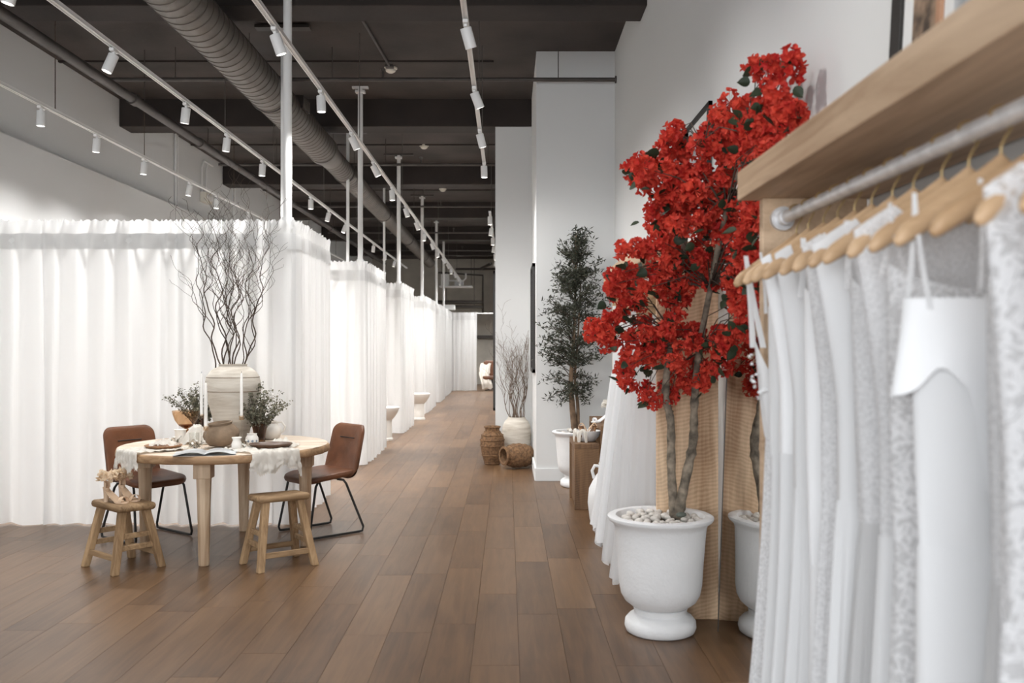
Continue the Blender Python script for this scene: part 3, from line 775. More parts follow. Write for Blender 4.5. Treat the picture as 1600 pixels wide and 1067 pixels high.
# heels: foot bed, heel, straps and tulle ruffle
def heel_shoe(label, loc, rz, group, m1='peach', m2='tulle_peach'):
    t = thing('high_heel', label, 'shoe', loc, rz, group)
    def bed(x):     # x along the foot: 0 heel ... .2 toe
        k = x / .2
        return .092 * (1 - min(1, k / .68)) ** 1.35 * (1 + .25 * k) + .010
    def half(x):
        k = x / .2
        return .018 + .014 * sin(pi * min(1, k * .95)) + (.006 if .55 < k < .95 else 0) - (.012 * max(0, (k - .9) / .1))
    n = 22; vs = []; fs = []
    for i in range(n + 1):
        x = .2 * i / n; h_ = half(x); z = bed(x)
        for dz, s_ in ((0, 1), (0, -1), (-.008, -1), (-.008, 1)): vs.append((x, s_ * h_, z + dz))
    for i in range(n):
        for q in range(4):
            fs.append((i * 4 + q, i * 4 + (q + 1) % 4, (i + 1) * 4 + (q + 1) % 4, (i + 1) * 4 + q))
    fs += [(0, 1, 2, 3), tuple(n * 4 + q for q in (3, 2, 1, 0))]
    MB().add(vs, fs).obj('sole', M[m1], t, angle=60)
    MB().lathe([(.017, 0), (.017, .03), (.019, .07), (.022, .098)], 12, Matrix.Translation((.014, 0, 0))).obj('heel', M[m1], t)
    def counter(u, v):
        a = R(-105 + 210 * u); return (.024 - .026 * cos(a), .021 * sin(a) * (1 - .1 * v), .098 + .052 * v - .02 * abs(u - .5) * 2 * v)
    MB().grid(counter, 14, 4).obj('heel_counter', M[m1], t)
    def toe(u, v):
        a = pi * u; x = .148 + .026 * v; return (x + .004 * sin(a), .035 * cos(a), bed(x) + .036 * sin(a))
    MB().grid(toe, 14, 4).obj('toe_strap', M[m1], t)
    MB().tube([(.022 + .03 * cos(a), .03 * sin(a), .155) for a in [2 * pi * k / 20 for k in range(20)]], .004, 6, closed=True).obj('ankle_strap', M[m1], t)
    rr = random.Random(int(rz * 100)); mb = MB()
    for k in range(38):
        a = rr.uniform(0, 2 * pi); c = Vector((.022 + .036 * cos(a), .036 * sin(a), .165 + rr.uniform(-.02, .03)))
        rot = Matrix.Translation(c) @ Matrix.Rotation(a, 4, 'Z') @ Matrix.Rotation(rr.uniform(.2, 1.4), 4, 'Y') @ Matrix.Rotation(rr.uniform(0, 6), 4, 'Z')
        ph = rr.uniform(0, 6); sz = rr.uniform(.024, .042)
        mb.grid(lambda u, v: (v * sz * cos(2.4 * (u - .5)), v * sz * sin(2.4 * (u - .5)), .008 * v * sin(u * 13 + ph) + .012 * v * v), 8, 3, rot)
    mb.obj('tulle_ruffle', M[m2], t, angle=180)
    return t
heel_shoe('peach high heel with a tulle ankle ruffle, nearer one on the left stool', (-2.70, 6.22, .445), R(-22), 'peach heels on the left stool')
heel_shoe('peach high heel with a tulle ankle ruffle, farther one on the left stool', (-2.64, 6.33, .445), R(-34), 'peach heels on the left stool')

# ---- twisted branches
def branch_mesh(seed, length, r0, lean, curl=1.0, subs=5, lim=None):
    r = random.Random(seed); mb = MB()
    def grow(p, d, ln, rad, depth, amp):
        n = max(5, int(ln / .035)); pts = []; rs = []
        q = Vector(p); dr = Vector(d).normalized(); ph = r.uniform(0, 6); ph2 = r.uniform(0, 6)
        for i in range(n + 1):
            k = i / n
            pts.append(q.copy()); rs.append(max(.0011, rad * (1 - .8 * k)))
            f = amp * (.25 + .75 * k)
            side = Vector((sin(i * .55 + ph) + .6 * sin(i * 1.15 + ph2), cos(i * .5 + ph2) + .5 * sin(i * .9 + ph), .15 * sin(i * .8))) * f
            q = q + (dr + side).normalized() * (ln / n)
            if depth == 0: dr = (dr + Vector((0, 0, .035))).normalized()
        if lim:
            for q_ in pts:
                for ax in (0, 1):
                    e = q_[ax] - lim[ax] + .1
                    if e > 0: q_[ax] = lim[ax] - .1 + .085 * (1 - math.exp(-e / .085))
        mb.tube(pts, rs, 5 if depth else 6)
        if depth < 2:
            ns = subs if depth == 0 else 2
            for s_ in range(ns):
                i = int(n * r.uniform(.35, .9)); a = r.uniform(0, 2 * pi)
                dd = (dr * .8 + Vector((cos(a), sin(a), .35)) * .55)
                grow(pts[i], dd, ln * r.uniform(.25, .45), rs[i] * .7, depth + 1, amp * 1.35)
    grow((0, 0, 0), lean, length, r0, 0, .5 * curl)
    return mb
def bunch(cx, cy, cz, n, length, group, label, material, seed, spread, r0, curl=1.0, mouth=.06, lim=None):
    r = random.Random(seed)
    for k in range(n):
        a = 2 * pi * k / n + r.uniform(-.3, .3); q = r.uniform(.35, 1)
        lean = (spread * q * cos(a), spread * q * sin(a) * .75, 1)
        o = branch_mesh(seed * 50 + k, length * r.uniform(.72, 1.05), r0 * r.uniform(.8, 1.15), lean, curl, 5, (lim[0] - cx - mouth * q * cos(a), lim[1] - cy - mouth * q * sin(a)) if lim else None).obj('curly_branch', material, None, (cx + mouth * q * cos(a), cy + mouth * q * sin(a), cz), angle=180)
        tag(o, label, 'branch', group)

# ---- large vase on the table
VXc, VYc = -2.10, 7.10
v = thing('tall_clay_vase', 'large whitewashed clay vase full of bare branches on the round table', 'vase', (VXc, VYc, TZ))
prof = [(v_.x, v_.z) for v_ in SMV([(.10, 0), (.112, .02), (.128, .09), (.152, .19), (.183, .30), (.203, .39), (.206, .44), (.196, .49), (.172, .53), (.138, .557), (.108, .570)])] + [(.104, .574), (.104, .582), (.109, .588), (.098, .59), (.09, .58), (.1, .555), (.1, .3)]
MB().lathe(prof, 48, wob=lambda a, z: .004 * sin(3 * a + z * 20)).obj('body', M['vase'], v, angle=60)
for z, rr in ((.385, .2025), (.49, .1955)): MB().tube([(rr * cos(a), rr * sin(a), z) for a in [2 * pi * k / 48 for k in range(48)]], .003, 5, closed=True).obj('ridge', M['clay'], v)
bunch(VXc, VYc, TZ + .33, 14, 1.58, 'curly branches in the table vase', 'dark bare curly branch rising from the tall clay vase on the table', M['twig'], 5, .37, .0066, 1.4, .045, (9, 7.60))

def pot(name, label, cat, prof, m, loc, n=32, extra=None, M_=None, inner=None):
    t = thing(name, label, cat, loc)
    MB().lathe(prof, n, M_).obj('body', M[m], t, angle=60)
    if inner: MB().lathe(inner, n, M_).obj('inside', M['clay_in'], t)
    return t
tilt = Matrix.Translation((0, 0, .012)) @ Matrix.Rotation(R(-5), 4, 'Y') @ Matrix.Rotation(R(4), 4, 'X')
pot('clay_pot', 'round brown clay pot tilted on the table before the tall vase', 'pot',
    [(.05, .0), (.09, .012), (.118, .05), (.128, .082), (.12, .11), (.098, .138), (.08, .15), (.084, .162), (.086, .168), (.078, .170), (.07, .155), (.09, .13), (.1, .09), (.06, .03)], 'clay', (-2.045, 6.66, TZ + .002), 40, M_=tilt, inner=[(.06, .05), (.09, .09), (.075, .14)])
pot('small_jar', 'small off-white clay jar right of the brown clay pot', 'jar',
    [(.02, 0), (.03, .005), (.036, .03), (.036, .05), (.028, .068), (.026, .076), (.034, .09), (.034, .094), (.026, .09), (.02, .07), (.026, .04)], 'ceramic', (-1.885, 6.46, TZ))
t = pot('painted_pot', 'small white pot with blue motifs beside the dark amber vase', 'pot',
    [(.025, 0), (.038, .01), (.046, .04), (.045, .066), (.036, .082), (.033, .09), (.037, .096), (.03, .096), (.028, .08), (.038, .05)], 'ceramic', (-1.845, 6.70, TZ))
for k in range(5):
    a = R(-150 + 40 * k); MB().lathe([(.002, .0), (.009, .001), (.004, .003)], 10, Matrix.Translation((.0445 * cos(a), .0445 * sin(a), .045)) @ Matrix.Rotation(a, 4, 'Z') @ Matrix.Rotation(R(90), 4, 'Y')).obj('motif', M['blue_motif'], t)
t = pot('cream_pitcher', 'round cream pitcher behind the dark amber vase', 'pitcher',
    [(.05, 0), (.075, .012), (.092, .05), (.09, .085), (.065, .115), (.05, .125), (.058, .14), (.05, .142), (.04, .12), (.05, .08)], 'ceramic', (-1.86, 7.26, TZ))
MB().tube([(.055, -.01, .13), (.1, -.02, .135), (.125, -.02, .1), (.11, -.015, .06), (.088, -.01, .05)], .008, 8).obj('handle', M['ceramic'], t)
pot('white_cup', 'tall white cup at the left back of the round table', 'cup',
    [(.02, 0), (.036, .004), (.04, .05), (.04, .09), (.048, .1), (.042, .1), (.035, .088), (.033, .02)], 'ceramic', (-2.46, 6.98, TZ))
pot('glass_tumbler', 'clear glass tumbler near the folded linen on the table', 'glass',
    [(.02, 0), (.033, .002), (.036, .11), (.034, .11), (.031, .01), (.01, .008)], 'glass', (-2.235, 6.62, TZ))
t = thing('amber_compote', 'wide amber glass bowl on a short stem at the left back of the table', 'bowl', (-2.50, 7.22, TZ))
MB().lathe([(.05, 0), (.052, .006), (.015, .018), (.012, .05), (.022, .06), (.022, .075), (.012, .085)], 28).obj('stem', M['amber_dark'], t)
MB().lathe([(.058, .112), (.085, .15), (.104, .205), (.106, .225), (.1035, .225), (.101, .205), (.082, .151), (.056, .115)], 36, cap=False).obj('bowl', M['amber'], t)
MB().lathe([(.012, .085), (.03, .094), (.058, .112), (.056, .116), (.028, .098), (.004, .09)], 36).obj('bowl_bottom', M['amber_dark'], t)
VPROF = [(.03, 0), (.042, .004), (.04, .03), (.044, .06), (.058, .13), (.062, .145), (.058, .145), (.04, .06), (.036, .02)]
def bouquet(cx, cy, cz, h, seed, label, w, dirs):
    t = thing('eucalyptus_bouquet', label, 'bouquet', (cx, cy, cz)); r = random.Random(seed); st = MB(); lf = MB()
    for k in range(52):
        a = r.uniform(0, 2 * pi); q = math.sqrt(r.random()); ln = h * r.uniform(.7, 1.05)
        tip = Vector((w * q * cos(a) + dirs[0] * q, w * q * sin(a), ln * (1 - .35 * q * q)))
        p0 = Vector((.02 * cos(a), .02 * sin(a), 0)); mid = Vector((tip.x * .25, tip.y * .25, tip.z * .5))
        pts = [p0.lerp(mid, u) if u < .01 else (p0 * (1 - u) ** 2 + mid * 2 * u * (1 - u) + tip * u * u) for u in [i / 7 for i in range(8)]]
        st.tube(pts, [.0022 - .0013 * i / 7 for i in range(8)], 4)
        for s_ in range(38):
            u = r.uniform(.38, 1.03); c = p0 * (1 - u) ** 2 + mid * 2 * u * (1 - u) + tip * u * u
            c += Vector((r.uniform(-1, 1), r.uniform(-1, 1), r.uniform(-.6, 1))) * .018
            rot = Matrix.Translation(c) @ Matrix.Rotation(r.uniform(0, 6.3), 4, 'Z') @ Matrix.Rotation(r.uniform(-1.3, 1.3), 4, 'X')
            z = r.uniform(.006, .0108)
            lf.add([(0, -z, 0), (z * .8, -z * .3, .001), (z * .75, z * .5, .002), (0, z, 0), (-z * .75, z * .5, .002), (-z * .8, -z * .3, .001)], [(0, 1, 2, 3), (0, 3, 4, 5)], rot)
    st.obj('stems', M['twig'], t, angle=180)
    tag(lf.obj('leaves', M['eucalyptus'], t, smooth=False), kind='stuff')
pot('amber_vase', 'dark amber glass vase behind the wide amber bowl', 'vase', [(r_, z * 1.28) for r_, z in VPROF], 'amber_dark', (-2.46, 7.40, TZ))
bouquet(-2.46, 7.40, TZ + .05, .38, 3, 'grey-green eucalyptus bouquet left of the tall clay vase', .25, (-.02, 0))
pot('amber_vase', 'dark amber glass vase right of the tall clay vase', 'vase', VPROF, 'amber_dark', (-1.875, 7.02, TZ))
bouquet(-1.875, 7.02, TZ + .03, .40, 8, 'grey-green eucalyptus bouquet right of the tall clay vase', .2, (.03, 0))
# candles in thin holders
def candle(label, loc, hz, hc, r_):
    t = thing('taper_candle', label, 'candle', (loc[0], loc[1], TZ), 0, 'white taper candles')
    MB().lathe([(.027, 0), (.028, .005), (.006, .012), (.0042, .03), (.0042, hz - .04), (.009, hz - .03), (.012, hz), (.008, hz)], 20).obj('holder', M['glass'], t)
    MB().lathe([(.0165, hz - .035), (.0185, hz - .005), (.014, hz - .004)], 18).obj('brass_cup', M['amber'], t)
    MB().lathe([(r_, hz - .012), (r_, hz + hc * .6), (r_ * .72, hz + hc - .008), (r_ * .3, hz + hc)], 16).obj('candle_stick', M['wax'], t)
    MB().tube([(0, 0, hz + hc - .002), (.001, 0, hz + hc + .012)], .0012, 5).obj('wick', M['frame_black'], t)
candle('slim white taper candle at the left of the candle pair, tallest', (-2.117, 6.42), .26, .28, .0105)
candle('thicker white taper candle at the right of the candle pair', (-2.125, 6.535), .17, .30, .0125)
candle('white taper candle standing before the right side of the tall clay vase', (-1.955, 6.82), .22, .31, .0115)
# dishes
t = thing('wooden_plate', 'brown wooden plate on the left linen napkin', 'plate', (-2.41, 6.50, TZ + .012))
MB().lathe([(.07, 0), (.11, .006), (.128, .022), (.124, .026), (.1, .012), (.02, .008)], 40).obj('dish', M['tray'], t)
t = thing('dark_wooden_dish', 'dark brown oval dish on the right linen napkin', 'dish', (-1.665, 6.53, TZ + .012), R(8))
MB().lathe([(.07, 0), (.115, .008), (.135, .03), (.13, .034), (.1, .014), (.02, .01)], 40, Matrix.Diagonal((1.12, .8, 1, 1))).obj('dish', M['dark_dish'], t)
# linen napkins hanging over the edge
def runner(name, label, ang, w_, rin, drop, seed, skew=0):
    r = random.Random(seed); t = thing(name, label, 'napkin', (TX, TY, TZ))
    ca, sa = cos(ang), sin(ang)
    tot = (TR - rin) + drop
    def fn(u, v):
        lat = (u - .5) * w_ * (1 + .08 * sin(v * 7)); s_ = v * tot
        edge = math.sqrt(max(.01, (TR + .012) ** 2 - lat * lat))
        rem = rin + s_
        ruff = .006 + .010 * abs(noise.noise(Vector((u * 19, v * 21, seed + 5)))) + .016 * abs(noise.noise(Vector((u * 7, v * 8, seed)))) + .008 * sin(u * 24 + 3 * sin(v * 6 + seed)) ** 2
        drop_v = drop * (1 + .22 * sin(u * 9 + seed) + .12 * sin(u * 23 + seed * 2))
        over = max(0, rem - edge)
        if over <= 0: rad = rem; z = ruff
        else:
            e = min(1, over / .03); rad = edge + .006 + (.014 * (.5 + .5 * sin(u * 26 + seed + 4 * noise.noise(Vector((u * 5, v * 9, seed))))) + .016 * abs(noise.noise(Vector((u * 13, v * 15, seed + 2))))) * min(1, over / .06); z = ruff * (1 - e) - over * drop_v / drop
        x, y = rad, lat + skew * v
        return (x * ca - y * sa, x * sa + y * ca, z)
    MB().grid(fn, 60, 44).obj('cloth', M['linen'], t, angle=180)
    def fr(u, v):
        p = fn(u, 1.0); return (p[0], p[1], p[2] - v * .018 * (1 if int(u * 59) % 2 else .2))
    MB().grid(fr, 59, 1).obj('fringe', M['linen'], t, angle=180)
runner('linen_napkin', 'gauzy white napkin hanging over the left front edge of the table', R(229), .30, .36, .10, 2)
runner('linen_napkin', 'gauzy white napkin hanging over the right front edge of the table', R(-47), .38, .34, .115, 5)
def crumple(name, label, loc, w_, h_, seed):
    def fn(u, v):
        x = (u - .5) * w_; y = (v - .5) * w_ * .8; q = min(1, math.hypot(x, y) / (w_ * .46))
        z = h_ * (1 - q ** 2.2) + .022 * noise.noise(Vector((u * 6, v * 6, seed))) + .01 * noise.noise(Vector((u * 15, v * 15, seed)))
        return (x * (1 - .2 * (1 - q)), y * (1 - .2 * (1 - q)), max(.003, z + .006))
    tag(MB().grid(fn, 36, 36).obj(name, M['linen'], None, loc, angle=180), label, 'napkin')
crumple('crumpled_linen', 'heaped white linen beside the amber bowl on the table', (-2.315, 6.92, TZ), .24, .135, 1)
crumple('plate_napkin', 'crumpled white napkin on the left wooden plate', (-2.41, 6.52, TZ + .03), .17, .035, 4)
crumple('dish_napkin', 'crumpled white napkin lying behind the dark oval dish', (-1.63, 6.72, TZ + .002), .22, .045, 7)
# magazine
t = thing('open_magazine', 'open magazine lying at the front edge of the table', 'magazine', (-2.04, 6.27, TZ + .002), R(14))
def page(sgn):
    def fn(u, v):
        x = sgn * u * .2; return (x, (v - .5) * .25, .004 + .02 * sin(pi * min(1, u * 1.15)) ** .8 * (1 - .3 * u) + .002)
    return fn
for sg in (-1, 1):
    MB().grid(page(sg), 12, 2).grid(lambda u, v: (sg * u * .2, (v - .5) * .25, .001), 12, 2).obj('page_block', M['paper'], t, angle=180)
# little flower sprigs
def sprig(label, loc, seed):
    t = thing('flower_sprig', label, 'flowers', loc); r = random.Random(seed); st = MB(); lf = MB(); fl = MB()
    for k in range(12):
        a = r.uniform(0, 6.3); e = Vector((.06 * cos(a) * r.random(), .05 * sin(a), r.uniform(.015, .06)))
        st.tube([(0, 0, .004), e * .5 + Vector((0, 0, .01)), e], .0012, 4)
        for q in range(5):
            c = e * r.uniform(.5, 1.05); z = .007
            lf.add([(0, -z, 0), (z * .6, 0, .002), (0, z, 0), (-z * .6, 0, .002)], [(0, 1, 2, 3)], Matrix.Translation(c + Vector((r.uniform(-.01, .01), r.uniform(-.01, .01), r.uniform(0, .01)))) @ Matrix.Rotation(r.uniform(0, 6), 4, 'Z') @ Matrix.Rotation(r.uniform(-1, 1), 4, 'X'))
        if k % 2: fl.lathe([(.001, 0), (.009, .004), (.008, .01), (.002, .012)], 8, Matrix.Translation(e))
    st.obj('stems', M['twig'], t); lf.obj('leaves', M['eucalyptus'], t, smooth=False); fl.obj('blossoms', M['wax'], t)
sprig('small white blossom sprig at the foot of the candle pair', (-2.19, 6.52, TZ), 1)
sprig('small leafy sprig between the off-white jar and the painted pot', (-1.86, 6.57, TZ), 2)
sprig('small leafy sprig beside the tall white cup', (-2.44, 6.82, TZ), 3)

# ---------------------------------------------------------------- vase, baskets beside the pier
t = thing('floor_vase', 'large white textured floor vase holding twigs beside the pier', 'vase', (.115, 11.88, 0))
MB().lathe([(.12, 0), (.15, .01), (.168, .1), (.185, .25), (.19, .36), (.18, .45), (.15, .52), (.115, .55), (.11, .57), (.1, .57), (.1, .3)], 40, wob=lambda a, z: .006 * sin(z * 120)).obj('body', M['vase'], t, angle=60)
bunch(.115, 11.88, .35, 16, 1.34, 'curly twigs in the floor vase', 'brown bare curly twig in the white floor vase by the pier', M['twig_grey'], 9, .36, .0066, .9, .05, (.300, 12.18))
def basket(name, label, prof, loc, rot):
    t = thing(name, label, 'basket', loc); t.rotation_euler = rot
    MB().lathe(prof, 36, wob=lambda a, z: .018 * sin(18 * a) * sin(z * 200)).obj('woven_body', M['basket'], t, angle=60)
    rr, zz = prof[-3]
    MB().tube([(rr * cos(a), rr * sin(a), zz) for a in [2 * pi * k / 28 for k in range(28)]], .012, 7, closed=True).obj('rim', M['basket'], t)
    mb = MB()
    for k in range(9):
        i = k / 8 * (len(prof) - 5); j = int(i); f = i - j
        r_ = prof[j][0] * (1 - f) + prof[j + 1][0] * f; z = prof[j][1] * (1 - f) + prof[j + 1][1] * f
        mb.tube([(r_ * cos(a) * 1.01, r_ * sin(a) * 1.01, z) for a in [2 * pi * q / 28 for q in range(28)]], .007, 5, closed=True)
    mb.obj('woven_rings', M['basket'], t)
BP = [(.085, 0), (.1, .02), (.13, .12), (.15, .24), (.15, .31), (.135, .37), (.1, .41), (.085, .43), (.1, .47), (.102, .475), (.085, .47), (.07, .42), (.12, .3)]
basket('wicker_basket', 'tall brown wicker jar basket standing left of the white floor vase', BP, (-.19, 11.60, 0), (0, 0, 0))
BP2 = [(.08, 0), (.115, .02), (.14, .1), (.145, .2), (.135, .27), (.105, .33), (.095, .35), (.11, .375), (.113, .38), (.095, .375), (.08, .33), (.12, .2)]
basket('wicker_basket', 'brown wicker basket lying on its side before the white floor vase', BP2, (.28, 11.33, .148), (R(8), R(-88), R(22)))

# frames on the far wall faces
def hung(name, label, loc, dy, dz, th=.03):
    t = thing(name, label, 'frame', loc)
    MB().box((-th / 2, 0, dz / 2 - .02), (th, dy, .04)).box((-th / 2, 0, -dz / 2 + .02), (th, dy, .04)).box((-th / 2, dy / 2 - .02, 0), (th, .04, dz)).box((-th / 2, -dy / 2 + .02, 0), (th, .04, dz)).obj('frame_border', M['frame_black'], t, smooth=False)
    MB().box((-.006, 0, 0), (.012, dy - .06, dz - .06)).obj('picture', M['art_grey'], t, smooth=False)
hung('wall_frame', 'slim black frame hung on the side of the pier', (.317, 11.0, 1.80), .9, 1.25, .035)
hung('wall_frame', 'tall black frame on the aisle wall beyond the pier', (-.16, 13.2, 1.55), 1.2, 1.9, .035)

# ---------------------------------------------------------------- urns
UP = [(.165, 0), (.178, .008), (.186, .03), (.183, .06), (.165, .082), (.142, .092), (.135, .10), (.138, .115), (.14, .125), (.133, .13), (.152, .14), (.185, .165), (.205, .2), (.215, .25), (.222, .36), (.232, .48), (.238, .545), (.245, .565), (.268, .582), (.275, .592), (.275, .603), (.262, .61), (.232, .608), (.222, .59), (.2, .56)]
def urn(label, loc, s_):
    t = thing('footed_urn', label, 'planter', loc)
    i = 12
    MB().lathe([(r_ * s_, z * s_) for r_, z in UP[:10]], 56).obj('foot', M['urn'], t, angle=50)
    MB().lathe([(r_ * s_, z * s_) for r_, z in UP[9:]], 56).obj('bowl', M['urn'], t, angle=50)
    MB().lathe([(.21 * s_, .545 * s_), (.21 * s_, .565 * s_), (.05, .57 * s_)], 40).obj('soil', M['moss'], t)
    return t
UX, UY = .80, 4.86
urn('large white footed urn holding the red flowering tree', (UX, UY, 0), 1.0)
def pebble_proto(seed):
    r = random.Random(seed); mb = MB(); n = 12
    sx, sy, sz = r.uniform(.020, .031), r.uniform(.017, .026), r.uniform(.012, .019)
    prof = [(sin(pi * (k + .12) / 6.24), -cos(pi * (k + .12) / 6.24)) for k in range(7)]
    mb.lathe(prof, n, Matrix.Diagonal((sx, sy, sz, 1)), wob=lambda a, z: .08 * sin(2 * a + seed))
    return mb
def pebbles(cx, cy, z, rad, n, seed, label, group, s_=1.0):
    r = random.Random(seed); protos = []; placed = []
    for k in range(n * 20):
        if len(placed) >= n: break
        a = r.uniform(0, 2 * pi); q = rad * math.sqrt(r.random())
        p_ = (cx + q * cos(a), cy + q * sin(a))
        layer = 0 if len(placed) < n * .65 else 1
        if any(l == layer and math.hypot(p_[0] - x, p_[1] - y) < .044 * s_ for x, y, l in placed): continue
        if layer and q > rad * .72: continue
        placed.append((*p_, layer))
        if len(protos) < 6:
            o = pebble_proto(seed * 10 + len(protos)).obj('pebble', M['pebble'], None, angle=180); protos.append(o)
        else:
            o = protos[k % 6].copy(); COL.objects.link(o)
        o.location = (*p_, z + layer * .024 * s_ + r.uniform(-.003, .003)); o.rotation_euler = (r.uniform(-.3, .3), r.uniform(-.3, .3), r.uniform(0, 6)); o.scale = (s_, s_, s_)
        tag(o, label, 'pebble', group)
pebbles(UX, UY, .588, .205, 84, 3, 'pale rounded pebble among many in the large near urn', 'pebbles in the near urn')
o = pebble_proto(77).obj('pebble', M['pebble_dark'], None, (UX + .085, UY - .13, .632), (0, 0, .4), angle=180); tag(o, 'single dark green pebble at the front of the large near urn', 'pebble')

# ---------------------------------------------------------------- bougainvillea tree
bt = thing('bougainvillea_tree', 'tall bougainvillea tree with two trunks and masses of red flowers', 'tree', (0, 0, 0))
bt.location = (UX + .08, UY, .57)
B0 = Vector(bt.location)
def trunk(pts, r0, r1, name='trunk', m='bark', n=10):
    pts = [Vector(q) - B0 for q in pts]
    # smooth with catmull-rom
    out = []
    for i in range(len(pts) - 1):
        a, b, c, d = pts[max(i - 1, 0)], pts[i], pts[i + 1], pts[min(i + 2, len(pts) - 1)]
        for k in range(6):
            u = k / 6
            out.append(.5 * ((2 * b) + (c - a) * u + (2 * a - 5 * b + 4 * c - d) * u * u + (3 * b - a - 3 * c + d) * u ** 3))
    out.append(pts[-1]); n_ = len(out)
    rs = [(r0 + (r1 - r0) * i / (n_ - 1)) * (1 + .3 * noise.noise(Vector((i * .75, r0 * 99, 3)))) for i in range(n_)]
    return MB().tube(out, rs, n).obj(name, M[m], bt, angle=180)
A_ = [P(1054, 810, 4.86), P(1049, 735, 4.86), P(1048, 660, 4.86), P(1040, 610, 4.85), P(1050, 520, 4.85), P(1062, 430, 4.7), P(1078, 330, 4.55), P(1100, 230, 4.35)]
B_ = [P(1058, 810, 4.84), P(1072, 745, 4.85), P(1083, 690, 4.86), P(1085, 630, 4.8), P(1092, 550, 4.7), P(1110, 450, 4.5), P(1135, 330, 4.25), P(1175, 210, 3.95)]
trunk(A_, .026, .009); trunk(B_, .029, .009)
POLY = [(1250, 78), (1272, 95), (1262, 130), (1270, 180), (1262, 205), (1225, 240), (1180, 262), (1158, 268), (1158, 318), (1188, 330), (1186, 470), (1160, 520), (1140, 560), (1125, 590), (1105, 605), (1062, 610), (1045, 640), (1022, 628), (985, 605), (955, 575), (952, 545), (922, 528), (922, 505), (950, 490), (950, 462), (948, 425), (975, 412), (990, 385), (1012, 352), (1010, 318), (1030, 300), (985, 275), (990, 245), (1022, 250), (1035, 200), (1055, 195), (1072, 225), (1105, 205), (1120, 150), (1142, 140), (1170, 150), (1175, 95), (1210, 92), (1215, 130), (1235, 110)]
def inside(x, y):
    c = False; j = len(POLY) - 1
    for i in range(len(POLY)):
        (xi, yi), (xj, yj) = POLY[i], POLY[j]
        if (yi > y) != (yj > y) and x < (xj - xi) * (y - yi) / (yj - yi) + xi: c = not c
        j = i
    return c
rb = random.Random(21)
cl_meshes = []
def cluster_mesh(seed):
    r = random.Random(seed); mb = MB(); vs = [(0, 0, 0)]; fs = []
    for k in range(24):
        a = r.uniform(0, 2 * pi); e = math.acos(1 - 1.75 * (k + .5) / 24); d = Vector((sin(e) * cos(a), sin(e) * sin(a), cos(e)))
        c = d * r.uniform(.034, .06)
        q = d.to_track_quat('Z', 'Y').to_matrix().to_4x4()
        base = Matrix.Translation(c) @ q @ Matrix.Rotation(r.uniform(0, 6), 4, 'Z')
        b0 = len(vs); vs.append(tuple(c))
        for s_ in range(3):
            ln = r.uniform(.028, .040); w_ = ln * r.uniform(.38, .5); op = r.uniform(.35, 1.0)
            rot = base @ Matrix.Rotation(s_ * 2.094, 4, 'Z') @ Matrix.Rotation(-op, 4, 'Y'); n = len(vs)
            vs += [tuple(rot @ Vector(p_)) for p_ in ((ln * .35, w_ * .8, .004), (ln * .7, w_ * .75, .002), (ln, 0, -.004), (ln * .7, -w_ * .75, .002), (ln * .35, -w_ * .8, .004), (ln * .5, 0, -.005))]
            fs += [(b0, n + 5, n), (n, n + 5, n + 1), (n + 1, n + 5, n + 2), (n + 2, n + 5, n + 3), (n + 3, n + 5, n + 4), (n + 4, n + 5, b0)]
            if s_ == 0: fs.append((0, b0, n))
    mb.add(vs, fs); return mb
pts = []
def depth_for(x, y, layer):
    lim = 1450 * 1.04 / (x - VX)
    base = 4.72 - .0014 * (560 - y)
    d = base + layer + rb.uniform(-.12, .12)
    return max(3.45, min(d, lim + rb.uniform(-.1, 0)))
explicit = [(1248, 95), (1243, 115), (1198, 115), (1182, 105), (1208, 102), (1205, 135), (1215, 150), (1140, 160), (1150, 180), (1048, 210), (1042, 225), (1005, 262), (1010, 278), (1000, 285), (975, 392), (960, 430), (955, 445), (935, 512), (945, 520), (1010, 622), (1018, 630), (1045, 620), (1030, 305), (1025, 330), (975, 575), (1238, 180), (1250, 190)]
for (x, y) in explicit: pts.append((x, y, depth_for(x, y, -.05)))
tries = 0
while len(pts) < 262 and tries < 20000:
    tries += 1
    x = rb.uniform(915, 1275); y = rb.uniform(75, 645)
    if not inside(x, y): continue
    if y < 165 and x > 1162: continue
    layer = rb.choice((-.12, 0, .12, .26))
    if any(abs(layer - l2) < .09 and math.hypot(x - x2, y - y2) < 18 for x2, y2, _, l2 in [q if len(q) == 4 else (*q, -.05) for q in pts]): continue
    if 4 < math.hypot(x - 1112, y - 265) < 14 or math.hypot(x - 1035, y - 340) < 12 or math.hypot(x - 1108, y - 490) < 34 or math.hypot(x - 1020, y - 470) < 22 or math.hypot(x - 1000, y - 585) < 20 or math.hypot(x - 985, y - 405) < 18 or math.hypot(x - 1012, y - 225) < 16 or math.hypot(x - 1115, y - 265) < 16: continue
    pts.append((x, y, depth_for(x, y, layer), layer))
axis = [(q) for q in A_[4:] + B_[4:]]
stems = MB(); protos = []; lprotos = []
